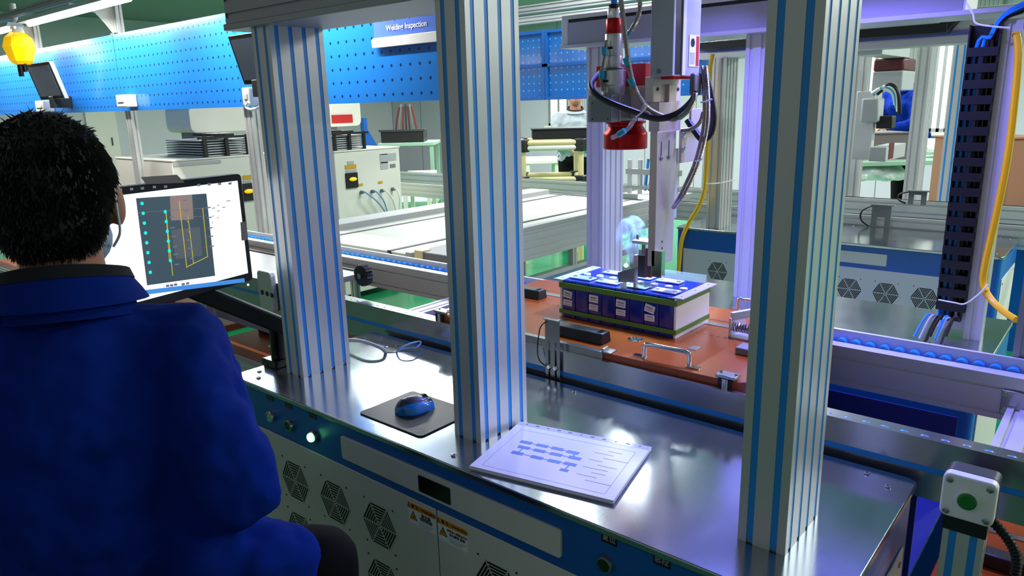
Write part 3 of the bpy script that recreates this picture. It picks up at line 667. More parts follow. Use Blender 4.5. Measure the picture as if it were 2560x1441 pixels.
# vertical axis box (front face narrow, slot and label on the right face)
zx = boxpx(1627, 1684, 1752, -60, 190, YZ); ztop = zb0+0.113
hp('z_axis', MB().box(zx[0], zx[1], zx[2], zx[3], zx[4], zx[5]), 'light_grey', 0.002)
ya.location = (0, 0, 0)
sl = lambda a, b, t, q: (P(a, t, x=zx[1]).y, P(b, t, x=zx[1]).y, P(a, q, x=zx[1]).z, P(a, t, x=zx[1]).z)
y0, y1, _, _ = sl(1689, 1704, 100, 180)
hp('slot', MB().box(zx[1]-0.001, zx[1]+0.0006, y0, y1, zx[4]+0.004, zx[5]), 'black', 0)
hp('slot_edge', MB().box(zx[1]-0.001, zx[1]+0.004, y1, y1+0.018, zx[4]+0.002, zx[5]), 'offwhite', 0.0006)
hp('red_foot', MB().box(zx[0]+0.03, zx[1]+0.001, zx[2]+0.004, zx[3], zx[4]-0.007, zx[4]), 'red_anod', 0.0006)
hp('cap_screw', MB().cyl((P(1647, 178, y=YZ).x, YZ, P(1647, 178, y=YZ).z), (P(1647, 178, y=YZ).x, YZ-0.002, P(1647, 178, y=YZ).z), 0.006, n=12), 'mid_grey', 0)
ly0, ly1 = P(1722, 120, x=zx[1]).y, P(1746, 120, x=zx[1]).y; lz1, lz0 = P(1734, 88, x=zx[1]).z, P(1730, 167, x=zx[1]).z
lb = hp('warning_label', MB().box(zx[1]+0.0005, zx[1]+0.0015, ly0, ly1, lz0, lz1), 'paper', 0)
w_ = ly1-ly0; h_ = lz1-lz0
hp('label_red_band', MB().box(zx[1]+0.0015, zx[1]+0.0020, ly1-w_*0.3, ly1-0.001, lz0+0.002, lz1-0.002), 'red', 0, lb)
hp('label_symbol', MB().cyl((zx[1]+0.0015, ly0+w_*0.34, lz1-h_*0.24), (zx[1]+0.0022, ly0+w_*0.34, lz1-h_*0.24), w_*0.2, n=16), 'black', 0, lb)
m_ = MB()
for k in range(4): m_.box(zx[1]+0.0015, zx[1]+0.0020, ly0+w_*(0.1+0.13*k), ly0+w_*(0.16+0.13*k), lz0+h_*0.08, lz0+h_*0.45)
hp('label_print', m_, 'print_grey', 0, lb, stuff=True)
# machined brackets under the axis
b1 = boxpx(1612, 1633, 1702, 192, 256, YZ+0.005); BK = hp('upper_bracket', MB().box(*b1), 'alu_warm', 0.0015)
for px in (1644, 1669, 1695):
    q = P(px, 223, x=b1[1]); hp('bracket_screw', MB().cyl((b1[1], q.y, q.z), (b1[1]+0.002, q.y, q.z), 0.005, n=12), 'dark_grey', 0, BK)
b2 = boxpx(1622, 1648, 1702, 256, 330, YZ+0.012); hp('slide_block', MB().box(b2[0], b2[1], b2[2], b2[3], b2[4], b2[5]), 'alu_warm', 0.0015)
xp = b1[1]-0.004
b3 = boxpx(1622, 1640, 1686, 330, 668, YZ-0.01); ARM = hp('tool_plate', MB().box(*b3), 'alu_warm', 0.0012)
for px, py in ((1653, 375), (1672, 372)):
    q = P(px, py, x=b3[1]); hp('adjust_slot', MB().box(b3[1]-0.0005, b3[1]+0.0006, q.y-0.002, q.y+0.002, q.z-0.020, q.z+0.022), 'dark_grey', 0, ARM)
    hp('slot_bolt', MB().lathe((b3[1], q.y, q.z-0.022), [(0.0065, 0), (0.0065, 0.003), (0.004, 0.005)], (1, 0, 0), 12), 'steel', 0, ARM)
for py in (605, 621, 638, 656):
    q = P(1655, py, x=b3[1]); hp('plate_hole', MB().cyl((b3[1]-0.0005, q.y, q.z), (b3[1]+0.0006, q.y, q.z), 0.0035, n=10), 'dark_grey', 0, ARM)
b4 = boxpx(1700, 1704, 1752, 326, 408, YZ+0.11); SB = hp('side_bracket', MB().box(b4[0]-0.004, b4[1], b4[2], b4[3]+0.01, b4[4], b4[5]), 'alu_warm', 0.001)
for py in (338, 374):
    q = P(1708, py, x=b4[1]); hp('bracket_bolt', MB().lathe((b4[1], q.y, q.z), [(0.008, 0), (0.008, 0.005), (0.005, 0.007)], (1, 0, 0), 14), 'chrome', 0, SB)
b5 = boxpx(1722, 1728, 1752, 272, 330, YZ+0.14); hp('rear_block', MB().box(*b5), 'alu_warm', 0.001)
hp('lower_rail', MB().box(b3[0]+0.004, b3[1]-0.002, b3[3], b3[3]+0.02, b3[4]+0.12, b3[5]-0.05), 'alu', 0.001)
# scanner block and red lens
g = boxpx(1469, 1529, 1617, 237, 306, 0.675); G = hp('scanner_block', MB().box(*g), mat('scanner_grey', S(150, 156, 152), 0.35, 0.6), 0.002)
q0, q1 = P(1478, 252, y=0.675), P(1526, 304, y=0.675)
hp('scanner_cover', MB().box(q0.x, q1.x, 0.672, 0.675, q1.z, q0.z), mat('cover_grey', S(128, 138, 132), 0.45, 0.3), 0.0006, G)
m_ = MB()
for a in (0.1, 0.9):
    for b in (0.12, 0.88): m_.cyl((q0.x+(q1.x-q0.x)*a, 0.672, q1.z+(q0.z-q1.z)*b), (q0.x+(q1.x-q0.x)*a, 0.6705, q1.z+(q0.z-q1.z)*b), 0.0022, n=8)
hp('cover_screw', m_, 'dark_grey', 0, G, stuff=True)
for px in (1548, 1594, 1610):
    yy = P(px, 270, x=g[1]).y; hp('block_fin', MB().box(g[1], g[1]+0.0025, yy, yy+0.004, g[4], g[5]), 'alu_warm', 0, G)
gc = Vector(((g[0]+g[1])/2+0.008, (g[2]+g[3])/2, 0))
zl = lambda py: P(1560, py, d=2.06).z
hp('lens', MB().lathe((gc.x+0.012, gc.y+0.01, g[4]), [(0.058, 0), (0.058, -0.005), (0.050, -0.008), (0.050, -0.014), (0.062, zl(334)-g[4]), (0.063, zl(338)-g[4]), (0.063, zl(373)-g[4]), (0.060, zl(375)-g[4]), (0.045, zl(375)-g[4]), (0.045, zl(372)-g[4])], n=40), 'red_anod', 0)
# collimator tube
cc = P(1533, 220, y=0.73); cz = lambda py: P(1533, py, y=0.73).z
def col(nm, pt, pb, r0, r1, m): return hp(nm, MB().lathe((cc.x, 0.73, cz(pb)), [(r0*0.97, 0), (r0, 0.0015), (r1, cz(pt)-cz(pb)-0.0015), (r1*0.97, cz(pt)-cz(pb))], n=30), m, 0)
mat('satin', S(208, 204, 196), 0.3, 0.7)
col('tube_base', 214, 240, 0.032, 0.034, 'satin'); col('tube_lower', 176, 214, 0.0345, 0.0345, 'satin'); col('tube_neck', 170, 176, 0.028, 0.032, 'steel')
col('tube_middle', 140, 170, 0.0255, 0.0255, 'satin'); col('tube_ring', 85, 140, 0.0235, 0.0235, 'satin'); col('tube_red', 47, 85, 0.0215, 0.0205, 'red_anod')
col('tube_top', 22, 47, 0.0175, 0.0175, 'chrome'); col('tube_collar', 12, 22, 0.011, 0.016, 'black'); col('fibre_plug', -12, 12, 0.008, 0.010, 'blue_strip')
hp('tube_mark', MB().box(cc.x-0.012, cc.x+0.006, 0.73-0.0355, 0.73-0.0335, cz(206), cz(200)), 'black', 0); hp('tube_mark', MB().box(cc.x-0.004, cc.x+0.012, 0.73-0.0245, 0.73-0.0225, cz(124), cz(118)), 'black', 0)
for k in range(4): hp('brass_stud', MB().cyl((cc.x+0.045+0.008*k, 0.75, g[5]), (cc.x+0.045+0.008*k, 0.75, g[5]+0.02), 0.0026, n=8), 'gold', 0)
r_ = boxpx(1490, 1613, 1624, 157, 214, 0.775); hp('red_housing', MB().box(r_[0], r_[1], r_[2], r_[3]+0.03, r_[4], r_[5]), 'red', 0.002)
hp('housing_bracket', MB().box(r_[0]+0.02, b2[1]-0.006, 0.775, 0.815, g[4]+0.008, r_[4]), 'alu_warm', 0.001)
cb = boxpx(1722, 1736, 1756, 194, 238, YZ+0.06); hp('conduit_box', MB().box(cb[0], cb[1], cb[2], cb[3], cb[4], cb[5]+0.012), mat('taupe_box', S(112, 104, 104), 0.6), 0.006)
# gripper at the bottom of the tool plate
gx = b3[0]; gz = b3[4]
gq = lambda a, b, t, q, y: (P(a, (t+q)/2, y=y).x, P(b, (t+q)/2, y=y).x, P((a+b)/2, q, y=y).z, P((a+b)/2, t, y=y).z)
def gbox(nm, a, b, t, q, y, dy, m):
    v = gq(a, b, t, q, y); return hp(nm, MB().box(v[0], v[1], y, y+dy, max(v[2], BZ1+0.012), v[3]), m, 0.0008)
gbox('gripper_body', 1628, 1654, 628, 694, 0.69, 0.02, 'chrome'); gbox('gripper_pad', 1612, 1628, 622, 694, 0.70, 0.02, 'brown_red')
gbox('gripper_cylinder', 1594, 1614, 640, 694, 0.72, 0.03, 'black'); gbox('probe_plate', 1580, 1640, 604, 612, 0.705, 0.05, 'alu'); gbox('probe_tip', 1596, 1618, 626, 640, 0.72, 0.03, 'light_grey')
gbox('probe_stud', 1590, 1597, 588, 605, 0.715, 0.008, 'chrome'); gbox('probe_stem', 1604, 1612, 612, 640, 0.715, 0.008, 'steel')
hp('pin', MB().cyl((gx+0.03, 0.70, gz-0.03), (gx+0.03, 0.70, gz), 0.004, n=10), 'chrome', 0)
# hoses and cables of the head
def hose(nm, label, pix, y, r, m, ribs=False, cat='hose'):
    pts = bez([P(px, py, y=(yy if yy else y)) for px, py, yy in [(p+(None,))[:3] for p in pix]], 10)
    if ribs:
        # even resampling so that the corrugation is regular
        L = [0]
        for i in range(1, len(pts)): L.append(L[-1]+(pts[i]-pts[i-1]).length)
        n_ = int(L[-1]/0.0016); out = []; j = 0
        for k in range(n_+1):
            t = L[-1]*k/n_
            while j < len(L)-2 and L[j+1] < t: j += 1
            out.append(pts[j].lerp(pts[j+1], (t-L[j])/max(1e-9, L[j+1]-L[j])))
        mb = MB().tube(out, r, 8, [r*(1.0 if k % 2 else 0.80) for k in range(len(out))])
    else: mb = MB().tube(pts, r, 10)
    return tag(mb.build(nm, m), label, cat)
hose('metal_hose', 'long ribbed metal hose sagging below the welding head', [(1550, -20), (1556, 30), (1564, 90), (1572, 160), (1582, 205), (1596, 240), (1625, 275), (1680, 298), (1712, 285), (1733, 255), (1738, 232)], 0.645, 0.0072, 'flex_metal', True)
hose('metal_hose', 'ribbed metal hose curving down beside the top of the red tube', [(1596, -20), (1600, 15), (1592, 50), (1578, 75), (1566, 92)], 0.66, 0.0066, 'flex_metal', True)
hose('metal_hose', 'short ribbed metal hose along the left of the silver tube', [(1516, 100), (1513, 125), (1510, 150), (1505, 175), (1504, 205), (1506, 228)], 0.69, 0.0055, 'flex_metal', True)
hose('black_cable', 'thick black cable looping out to the left of the scanner block', [(1502, 182, 0.74), (1484, 198, 0.70), (1477, 215, 0.66), (1487, 234, 0.64), (1520, 254, 0.64), (1575, 276, 0.64), (1640, 296, 0.63), (1690, 286, 0.65), (1725, 258, 0.68), (1740, 232, 0.70)], 0.66, 0.0085, 'black', cat='cable')
hose('probe_hose', 'short clear hose with blue sleeve hanging in front of the red lens', [(1615, 262), (1600, 285), (1582, 305), (1572, 320), (1552, 334), (1530, 345)], 0.635, 0.006, 'clear')
for i, (lab, dx, r) in enumerate((('outer ribbed metal hose of the bundle right of the tool plate', 6, 0.0055), ('inner ribbed metal hose of the bundle right of the tool plate', -4, 0.0055))):
    hose('metal_hose', lab, [(1758+dx, 165, 0.80), (1764+dx, 230, 0.80), (1764+dx, 300, 0.80), (1754+dx, 360, 0.80), (1736+dx, 420, 0.79), (1708+dx, 480, 0.78), (1682+dx*0.4, 522, 0.76)], 0.8, r, 'flex_metal', True)
hose('black_cable', 'thick black cable bowing out to the right of the tool plate', [(1760, 170, 0.84), (1776, 230, 0.84), (1784, 290, 0.84), (1776, 335, 0.84), (1755, 348, 0.84), (1735, 325, 0.84), (1718, 300, 0.84)], 0.84, 0.009, 'black', cat='cable')
hose('metal_hose', 'ribbed metal hose bending behind the side bracket', [(1758, 280, 0.81), (1750, 305, 0.81), (1730, 322, 0.81), (1704, 326, 0.81)], 0.81, 0.006, 'flex_metal', True)
sv = MB
for (a, b, y_) in (((1510, 118), (1510, 137), 0.688), ((1505, 176), (1504, 198), 0.688), ((1564, 146), (1570, 166), 0.643), ((1574, 196), (1584, 217), 0.643), ((1572, 78), (1565, 92), 0.657), ((1562, 327), (1546, 337), 0.633)):
    hp('hose_sleeve', MB().cyl(P(*a, y=y_), P(*b, y=y_), 0.0082, n=14), 'teal', 0)
def tie(label, pts, r=0.0022): return tag(MB().tube(bez(pts, 8), r, 6).build('cable_tie', 'white_plastic'), label, 'cable tie')
tie('white cable tie around the hoses below the scanner block', [P(1617, 262, y=0.625), P(1610, 275, y=0.622), P(1600, 285, y=0.622), P(1590, 292, y=0.625)])
tie('white cable tie around the hose bundle level with the bracket bolts', [P(1752, 256, y=0.785), P(1765, 254, y=0.782), P(1780, 248, y=0.785)])
tie('white cable tie around the hose bundle near the bottom of the side bracket', [P(1738, 403, y=0.782), P(1748, 402, y=0.78), P(1756, 396, y=0.782)])
# LED bar over the pallet
lb_ = thing('led_bar', 'violet LED light bar held over the pallet by the rear axis', 'light')
MB().box(-0.25, 0.57, 1.00, 1.08, 1.222, 1.252).build('housing', 'alu', lb_)
for x in (-0.25, 0.55): MB().box(x, x+0.02, 1.08, YX+0.02, 1.228, 1.248).build('bracket', 'alu', lb_); MB().box(x, x+0.02, YX, YX+0.02, zb0+0.112, 1.228).build('bracket_foot', 'alu', lb_)
# welding smoke and spark
sm = MB().ball(P(1580, 600, y=0.80), 0.055, 0.04, 0.075, n=16, m=10).build('smoke', None); sm.data.materials.clear()
ms = bpy.data.materials.new('smoke_volume'); ms.use_nodes = True; nt = ms.node_tree; nt.nodes.clear()
ot = nt.nodes.new('ShaderNodeOutputMaterial'); pv = nt.nodes.new('ShaderNodeVolumePrincipled'); pv.inputs['Color'].default_value = (0.75, 0.8, 1, 1)
tc = nt.nodes.new('ShaderNodeTexCoord'); nz = nt.nodes.new('ShaderNodeTexNoise'); nz.inputs['Scale'].default_value = 22; nz.inputs['Detail'].default_value = 5; nz.inputs['Distortion'].default_value = 1.5
nt.links.new(tc.outputs['Object'], nz.inputs['Vector']); mr = nt.nodes.new('ShaderNodeMapRange'); mr.inputs[1].default_value = 0.52; mr.inputs[2].default_value = 0.75; mr.inputs[4].default_value = 45
nt.links.new(nz.outputs[0], mr.inputs[0]); nt.links.new(mr.outputs[0], pv.inputs['Density']); nt.links.new(pv.outputs[0], ot.inputs['Volume'])
sm.data.materials.append(ms); tag(sm, 'thin bluish welding smoke drifting beside the tool plate', 'smoke', kind='stuff')
sp = tag(MB().ball(P(1565, 664, y=0.80), 0.006).build('weld_spark', mat('spark', S(255, 250, 240), 0.5, emit=(1, 0.95, 0.85, 1), estr=30)), 'bright white weld spark behind the press blade', 'spark')
# ---------------------------------------------------------------- drag duct post on the right
YD = 1.43
dx0, dx1 = P(2362, 600, y=YD-0.03).x, P(2436, 610, y=YD-0.03).x; dz0, dz1 = P(2380, 775, y=YD-0.03).z, P(2450, 62, y=YD-0.03).z
W = thing('cable_duct', 'black slotted cable duct standing against the right rear post', 'cable duct')
MB().box(dx0, dx1, YD-0.006, YD, dz0, dz1).build('back', 'black', W)
MB().box(dx0, dx0+0.004, YD-0.046, YD-0.006, dz0, dz1).build('side', 'black', W); MB().box(dx1-0.004, dx1, YD-0.046, YD-0.006, dz0, dz1).build('side', 'black', W)
MB().box((dx0+dx1)/2-0.004, (dx0+dx1)/2+0.004, YD-0.046, YD-0.038, dz0, dz1-0.06).build('centre_strip', 'black', W)
k = 0
while dz0+k*0.043+0.024 < dz1-0.05:
    MB().box(dx0, dx1, YD-0.048, YD-0.036, dz0+k*0.043, dz0+k*0.043+0.024).build('rung', 'black', W); k += 1
topc = lambda o: [(dx0+o, YD-0.022, dz0-0.03), (dx0+o, YD-0.022, dz1-0.12), P(2474+o*200, 90, y=YD-0.03), P(2500+o*250, 45, y=YD-0.03), P(2548+o*300, 8+o*300, y=YD-0.03), P(2620, -10, y=YD-0.03)]
for o, m, lab in ((0.014, 'blue_strip', 'left bright blue cable rising through the black duct'), (0.030, 'blue_strip', 'right bright blue cable rising through the black duct'), (0.022, 'black', 'slim black cable between the blue cables in the duct'), (0.044, 'black', 'thick black cable on the right inside the black duct'), (0.056, 'black_gloss', 'glossy black cable at the right wall of the duct')):
    tag(MB().tube(bez(topc(o), 6), 0.0065 if m == 'blue_strip' else 0.006, 8).build('duct_cable', m), lab, 'cable', 'cables in the black duct')
for i in range(9):
    a = Vector((dx0+0.006+i*0.0075, YD-0.03+0.01*(i % 2), dz0+0.02)); e = P(2285+i*9+(i % 3)*4, 842+(i % 4)*6, z=0.006+0.004*(i % 3))
    tag(MB().tube(bez([a, a+Vector((0, -0.005, -0.05)), a.lerp(e, 0.5)+Vector((0, 0, 0.012)), e]), 0.0038, 6).build('wire', ('blue_strip', 'light_grey', 'black', 'dark_grey', 'black')[i % 5]), ('blue', 'light grey', 'black', 'dark grey', 'black')[i % 5]+' loose wire fanning out of the bottom of the black duct', 'wire', 'loose wires under the black duct')
DP = thing('duct_post', 'plain aluminium upright behind the black duct and yellow cable', 'post')
ex = P(2427, 710, y=YD).x
profile(MB(), dx1, YD-0.02, ex+0.045-dx1, 0.06, 0, P(2530, 48, y=YD).z).build('extrusion', 'alu', DP, smooth=False)
MB().box(dx0, dx1, YD, YD+0.02, 0.02, dz1-0.1).build('backing_plate', 'alu', DP)
hose('yellow_cable', 'thick yellow cable hanging down the duct post', [(2540, 80, 1.40), (2546, 140, 1.39), (2536, 260, 1.39), (2518, 400, 1.39), (2490, 540, 1.39), (2463, 660, 1.39), (2458, 712, 1.39), (2480, 752, 1.37), (2510, 780, 1.33), (2541, 800, 1.29)], 1.4, 0.0095, 'yellow_cable', cat='cable')
tie('long white cable tie around duct and yellow cable near the bench', [P(2346, 750, y=1.37), P(2385, 757, y=1.37), P(2412, 760, y=1.37), P(2445, 738, y=1.37), P(2470, 712, y=1.375)], 0.0025)
tie('long white cable tie across the top of the black duct', [P(2415, 5, y=1.37), P(2432, 35, y=1.37), P(2440, 58, y=1.37), P(2480, 66, y=1.37), P(2525, 70, y=1.375)], 0.0025)
# short upright at the right end of the far rail
e0, e1 = P(2527, 897, z=0.088), P(2560, 905, z=0.088)
rp = thing('end_post', 'grey aluminium post standing right behind the far conveyor rail', 'post')
profile(MB(), e0.x, 1.022, 0.08, 0.066, FZ, 0.95).build('extrusion', 'alu_dull', rp, smooth=False)
# ---------------------------------------------------------------- push button box on its post
pb = thing('button_post', 'short striped aluminium post with black cap carrying the push button box', 'post')
YP = 0.285
x0, x1 = P(2356, 1330, y=YP).x, P(2462, 1345, y=YP).x; zt = P(2410, 1308, y=YP).z
profile(MB(), x0, YP, x1-x0, 0.04, FZ, zt).build('extrusion', 'alu', pb, smooth=False)
for k in range(2):
    c = x0+(x1-x0)*(k+0.5)/2; MB().box(c-0.0057, c+0.0057, YP+0.001, YP+0.006, FZ+0.01, zt).build('slot_strip', 'blue_strip', pb)
MB().box(x0-0.002, x1+0.002, YP-0.003, YP+0.043, zt-0.02, zt+0.016).build('cap', 'black', pb, bevel=0.002)
for k in range(3):
    a = x0+(x1-x0)*(0.04+k*0.345); MB().box(a, a+(x1-x0)*0.24, YP+0.001, YP+0.036, zt+0.016, zt+0.019).build('cap_block', 'dark_grey', pb, bevel=0.001)
bx = thing('button_box', 'white push button box with a green button and four screws', 'button box')
u = Vector((1, 0, 0.0)); c0 = P(2429, 1207, y=YP-0.01); hw = 0.0385; hh = 0.039
zb_ = zt+0.0195
MB().rprism(c0.x-hw, c0.x+hw, zb_, zb_+2*hh, 0.010, YP-0.008, YP+0.030, 'y').build('base', 'dark_grey', bx, bevel=0.002)
MB().rprism(c0.x-hw-0.001, c0.x+hw+0.001, zb_-0.0, zb_+2*hh+0.001, 0.011, YP-0.030, YP-0.008, 'y').build('lid', 'white_plastic', bx, bevel=0.003)
for sx in (-1, 1):
    for sz in (-1, 1): MB().lathe((c0.x+sx*0.029, YP-0.030, zb_+hh+sz*0.029), [(0.0055, 0), (0.0055, 0.0012), (0.004, 0.002)], (0, -1, 0), 14).build('screw', 'steel', bx)
MB().lathe((c0.x, YP-0.030, zb_+hh), [(0.0185, 0), (0.0185, 0.003), (0.016, 0.0045), (0.015, 0.0045)], (0, -1, 0), 28).build('button_ring', 'white_plastic', bx)
MB().lathe((c0.x, YP-0.030, zb_+hh), [(0.0142, 0.002), (0.0142, 0.008), (0.012, 0.0095)], (0, -1, 0), 28).build('green_button', 'green_button', bx)
pts = bez([(c0.x+0.03, YP+0.012, zb_-0.004), (c0.x+0.055, YP+0.01, zb_-0.025), (c0.x+0.075, YP+0.008, zb_-0.055), (c0.x+0.078, YP+0.006, zb_-0.09)], 12)
tag(MB().tube(pts, 0.008, 10, [0.009 if i % 2 else 0.007 for i in range(len(pts))]).build('flex_conduit', 'black'), 'black ribbed conduit hanging from the push button box', 'conduit')
# ---------------------------------------------------------------- pegboard line on the left
YPB = 1.03
zb_, zt_ = P(560, 269, y=YPB).z, P(560, 33, y=YPB).z
PX = [-1.10, -2.60, -4.06, -5.52, -6.98, -8.4]
for i in range(5):
    x1, x0 = PX[i]-0.003, PX[i+1]+0.003
    t = thing('pegboard_panel', ('glossy blue perforated panel with the welding sign', 'glossy blue perforated panel between the white sockets', 'glossy blue perforated panel behind the dark tablet and yellow lamp', 'glossy blue perforated panel past the yellow lamp', 'glossy blue perforated panel at the far end of the row')[i], 'pegboard', 'blue perforated panels over the conveyor')
    MB().box(x0, x1, YPB, YPB+0.002, zb_, zt_).build('sheet', 'pegboard', t, smooth=False)
    MB().box(x0, x1, YPB+0.002, YPB+0.02, zb_, zb_+0.002).build('bottom_flange', 'blue_paint', t); MB().box(x0, x1, YPB+0.002, YPB+0.02, zt_-0.002, zt_).build('top_flange', 'blue_paint', t)
for i, x in enumerate(PX[:5]):
    lab = ('hidden end upright of the blue panels behind the striped post', 'aluminium upright of the blue panels beside the second white socket', 'aluminium upright of the blue panels under the lone white socket', 'aluminium upright of the blue panels beside the dark tablet', 'aluminium upright of the blue panels past the yellow lamp')[i]
    t = thing('panel_upright', lab, 'post', 'uprights of the blue panels')
    profile(MB(), x-0.04, 1.055, 0.08, 0.04, FZ, 1.40).build('extrusion', 'alu', t, smooth=False)
    MB().box(x-0.012, x+0.012, 0.80, 1.055, 1.355, 1.385).build('arm', 'offwhite', t, bevel=0.002)
    MB().prism([(1.055, 1.20), (1.055, 1.36), (0.88, 1.36), (0.95, 1.34), (1.0, 1.28)], x-0.006, x+0.006, 'x').build('gusset', 'offwhite', t)
    MB().box(x-0.03, x+0.03, 1.032, 1.055, zt_-0.05, zt_+0.01).build('panel_clip', 'dark_grey', t)
for y, z, lab in ((0.80, 1.372, 'pale grey overhead rail carrying the panel tube lamps'), (1.115, 1.40, 'pale grey overhead rail behind the blue panels')):
    o = profile(MB(), y-0.04, z+0.014, 0.04, 0.04, X0, -1.06, 'x').build('overhead_rail', 'light_grey', smooth=False); tag(o, lab, 'rail')
for i, x in enumerate((-2.20, -3.98, -5.76, -7.54)):
    t = thing('tube_lamp', ('bright tube lamp over the sign panel', 'bright tube lamp over the panel with the lone socket', 'bright tube lamp above the yellow lamp', 'bright tube lamp at the far end of the panels')[i], 'lamp', 'tube lamps over the blue panels')
    MB().prism([(0.74, 1.352), (0.82, 1.352), (0.835, 1.326), (0.725, 1.326)], x-0.79, x+0.79, 'x').build('reflector', 'white_plastic', t)
    MB().cyl((x-0.77, 0.795, 1.322), (x+0.77, 0.795, 1.322), 0.016, n=12).build('tube', 'lamp_on', t)
# sockets, tablets and the yellow lamp in front of the panels
for px0, pxc, px1, pt, pb, lab in ((290, 312, 328, 236, 268, 'white socket box on the blue panel with nothing plugged in'), (605, 624, 641, 218, 264, 'white socket box with a white lead plugged in'), (88, 108, 119, 251, 280, 'white socket box below the dark tablet')):
    b = boxpx(px0, pxc, px1, pt, pb, YPB-0.075); t = thing('socket_box', lab, 'socket', 'socket boxes on the blue panels')
    MB().box(b[0], b[1], b[2], YPB, b[4], b[5]).build('box', 'white_plastic', t, bevel=0.006)
    MB().box(b[0]+0.02, b[1]-0.02, b[2]-0.004, b[2], b[4]+0.03, b[5]-0.03).build('face_plate', 'offwhite', t, bevel=0.002)
tag(MB().tube(bez([P(622, 255, y=0.94), P(616, 268, y=0.94), P(628, 274, y=0.94), P(645, 270, y=0.96), P(660, 262, y=1.0)]), 0.008).build('socket_lead', 'white_plastic'), 'white lead looping from the socket box', 'cable')
for (a, c, e, pt, pb), lab in (((80, 140, 154, 152, 247), 'dark tablet on an arm in front of the blue panel'), ((587, 655, 668, 80, 208), 'grey tablet half hidden behind the striped post')):
    b = boxpx(a, c, e, pt, pb, 0.88); t = thing('tablet', lab, 'tablet', 'tablets in front of the blue panels')
    c0 = Vector(((b[0]+b[1])/2, 0.90, (b[4]+b[5])/2)); hx, hz = (b[1]-b[0])/2, (b[5]-b[4])/2
    A, B, Cc = Vector((hx, 0, 0)), Vector((0, -0.014, 0.0)), Vector((0, -0.03, hz))
    MB().obox(c0, A, B, Cc).build('case', 'light_grey', t, bevel=0.003)
    MB().obox(c0+B*1.05, A*0.98, B*0.1, Cc*0.98).build('bezel', 'black', t)
    MB().obox(c0+B*1.2, A*0.86, B*0.08, Cc*0.82).build('screen', 'tablet_screen', t)
    MB().box(c0.x-0.03, c0.x+0.03, 0.90, YPB, c0.z-hz-0.06, c0.z-hz+0.02).build('holder', 'black', t, bevel=0.004)
yl = thing('warning_lamp', 'glowing yellow faceted warning lamp hanging before the blue panel', 'lamp')
c = P(50, 122, y=0.80); r = 0.105
MB().lathe((c.x, c.y, c.z), [(0.05, -1.0*r), (0.075, -0.8*r), (0.105, 0.1*r), (0.085, 0.7*r), (0.045, 1.0*r)], n=8).build('globe', 'yellow_lamp', yl, smooth=False)
MB().lathe((c.x, c.y, c.z+r), [(0.045, 0), (0.03, 0.06), (0.02, 0.09), (0.02, 0.19)], n=12).build('neck', 'offwhite', yl)
for k in range(5): MB().cyl((c.x+(k-2)*0.022, c.y-0.02*(k % 2), c.z-r-0.05-0.03*(k % 2)), (c.x+(k-2)*0.022, c.y-0.02*(k % 2), c.z-r+0.01), 0.010, n=8).build('prong', 'black', yl)
# the sign
sg = thing('station_sign', 'station sign reading Welding Inspection above a white strip', 'sign')
ys = YPB-0.012
x0, x1 = P(934, 108, y=ys).x, P(1140, 80, y=ys).x; z0, z1 = P(1010, 114, y=ys).z, P(1010, 88, y=ys).z
MB().rprism(x0, x1, z0, z1, 0.012, ys-0.012, ys, 'y').build('white_strip', 'white_plastic', sg, bevel=0.002)
z2 = z1+0.22
MB().box(x0+0.004, x1, ys+0.002, ys+0.012, z1, z2).build('plate', mat('sign_blue', S(96, 130, 226), 0.2, coat=0.4), sg)
cz = P(1014, 65, y=ys).z; cx = P(1014, 65, y=ys).x
text('Welding Inspection', 0.031, 'paper', sg, (cx+0.002, ys, cz), (1, 0, 0), (0, 0, 1), bold=True)
text('焊接检查', 0.080, 'paper', sg, (cx, ys, cz+0.060), (1, 0, 0), (0, 0, 1), bold=True)
# ---------------------------------------------------------------- transfer conveyor running away from the line
tx = thing('transfer_conveyor', 'wide grey cross conveyor with flat covers and pale rims', 'conveyor')
ZT2 = 0.08; TY, TE = 1.10, 3.22
for x0, x1, m in ((-2.145, -1.60, 'cover_pale'), (-1.575, -1.475, 'cover_pale'), (-2.27, -2.165, 'cover_pale')):
    if m not in M: mat('cover_pale', S(206, 206, 198), 0.45)
    MB().box(x0, x1, TY, TE, ZT2-0.03, ZT2-0.004).build('cover', m, tx, bevel=0.002)
MB().box(-1.475, -1.435, TY, TE, ZT2-0.02, ZT2+0.004).build('rim', 'light_grey', tx, bevel=0.002)
MB().box(-2.44, -2.27, TY+0.05, TE, ZT2-0.02, ZT2+0.03).build('rim', 'light_grey', tx, bevel=0.003)
for x in (-1.5875, -2.155): MB().box(x-0.012, x+0.012, TY, TE, ZT2-0.012, ZT2-0.001).build('chain_slot', 'dark_grey', tx)
profile(MB(), -1.475, ZT2-0.18, 0.04, 0.16, TY, TE, 'y').build('side_beam', 'alu', tx, smooth=False)
profile(MB(), -2.44, ZT2-0.18, 0.04, 0.16, TY, TE, 'y').build('side_beam', 'alu', tx, smooth=False)
MB().box(-2.40, -1.475, TY, TY+0.008, -0.02, ZT2-0.03).build('front_plate', 'cover_pale', tx)
for x, z in ((-1.5875, 0.03), (-2.155, 0.03)): MB().box(x-0.02, x+0.02, TY-0.03, TY, z-0.01, z+0.04).build('chain_end', 'black', tx)
for y in (1.5, 2.35, 3.05):
    for x in (-1.475, -2.44):
        profile(MB(), x, y, 0.04, 0.04, FZ, ZT2-0.18).build('leg', 'alu', tx, smooth=False)
    MB().bar((-1.46, y+0.02, FZ+0.16), (-2.42, y+0.02, FZ+0.16), 0.04, 0.04).build('brace', 'alu', tx)
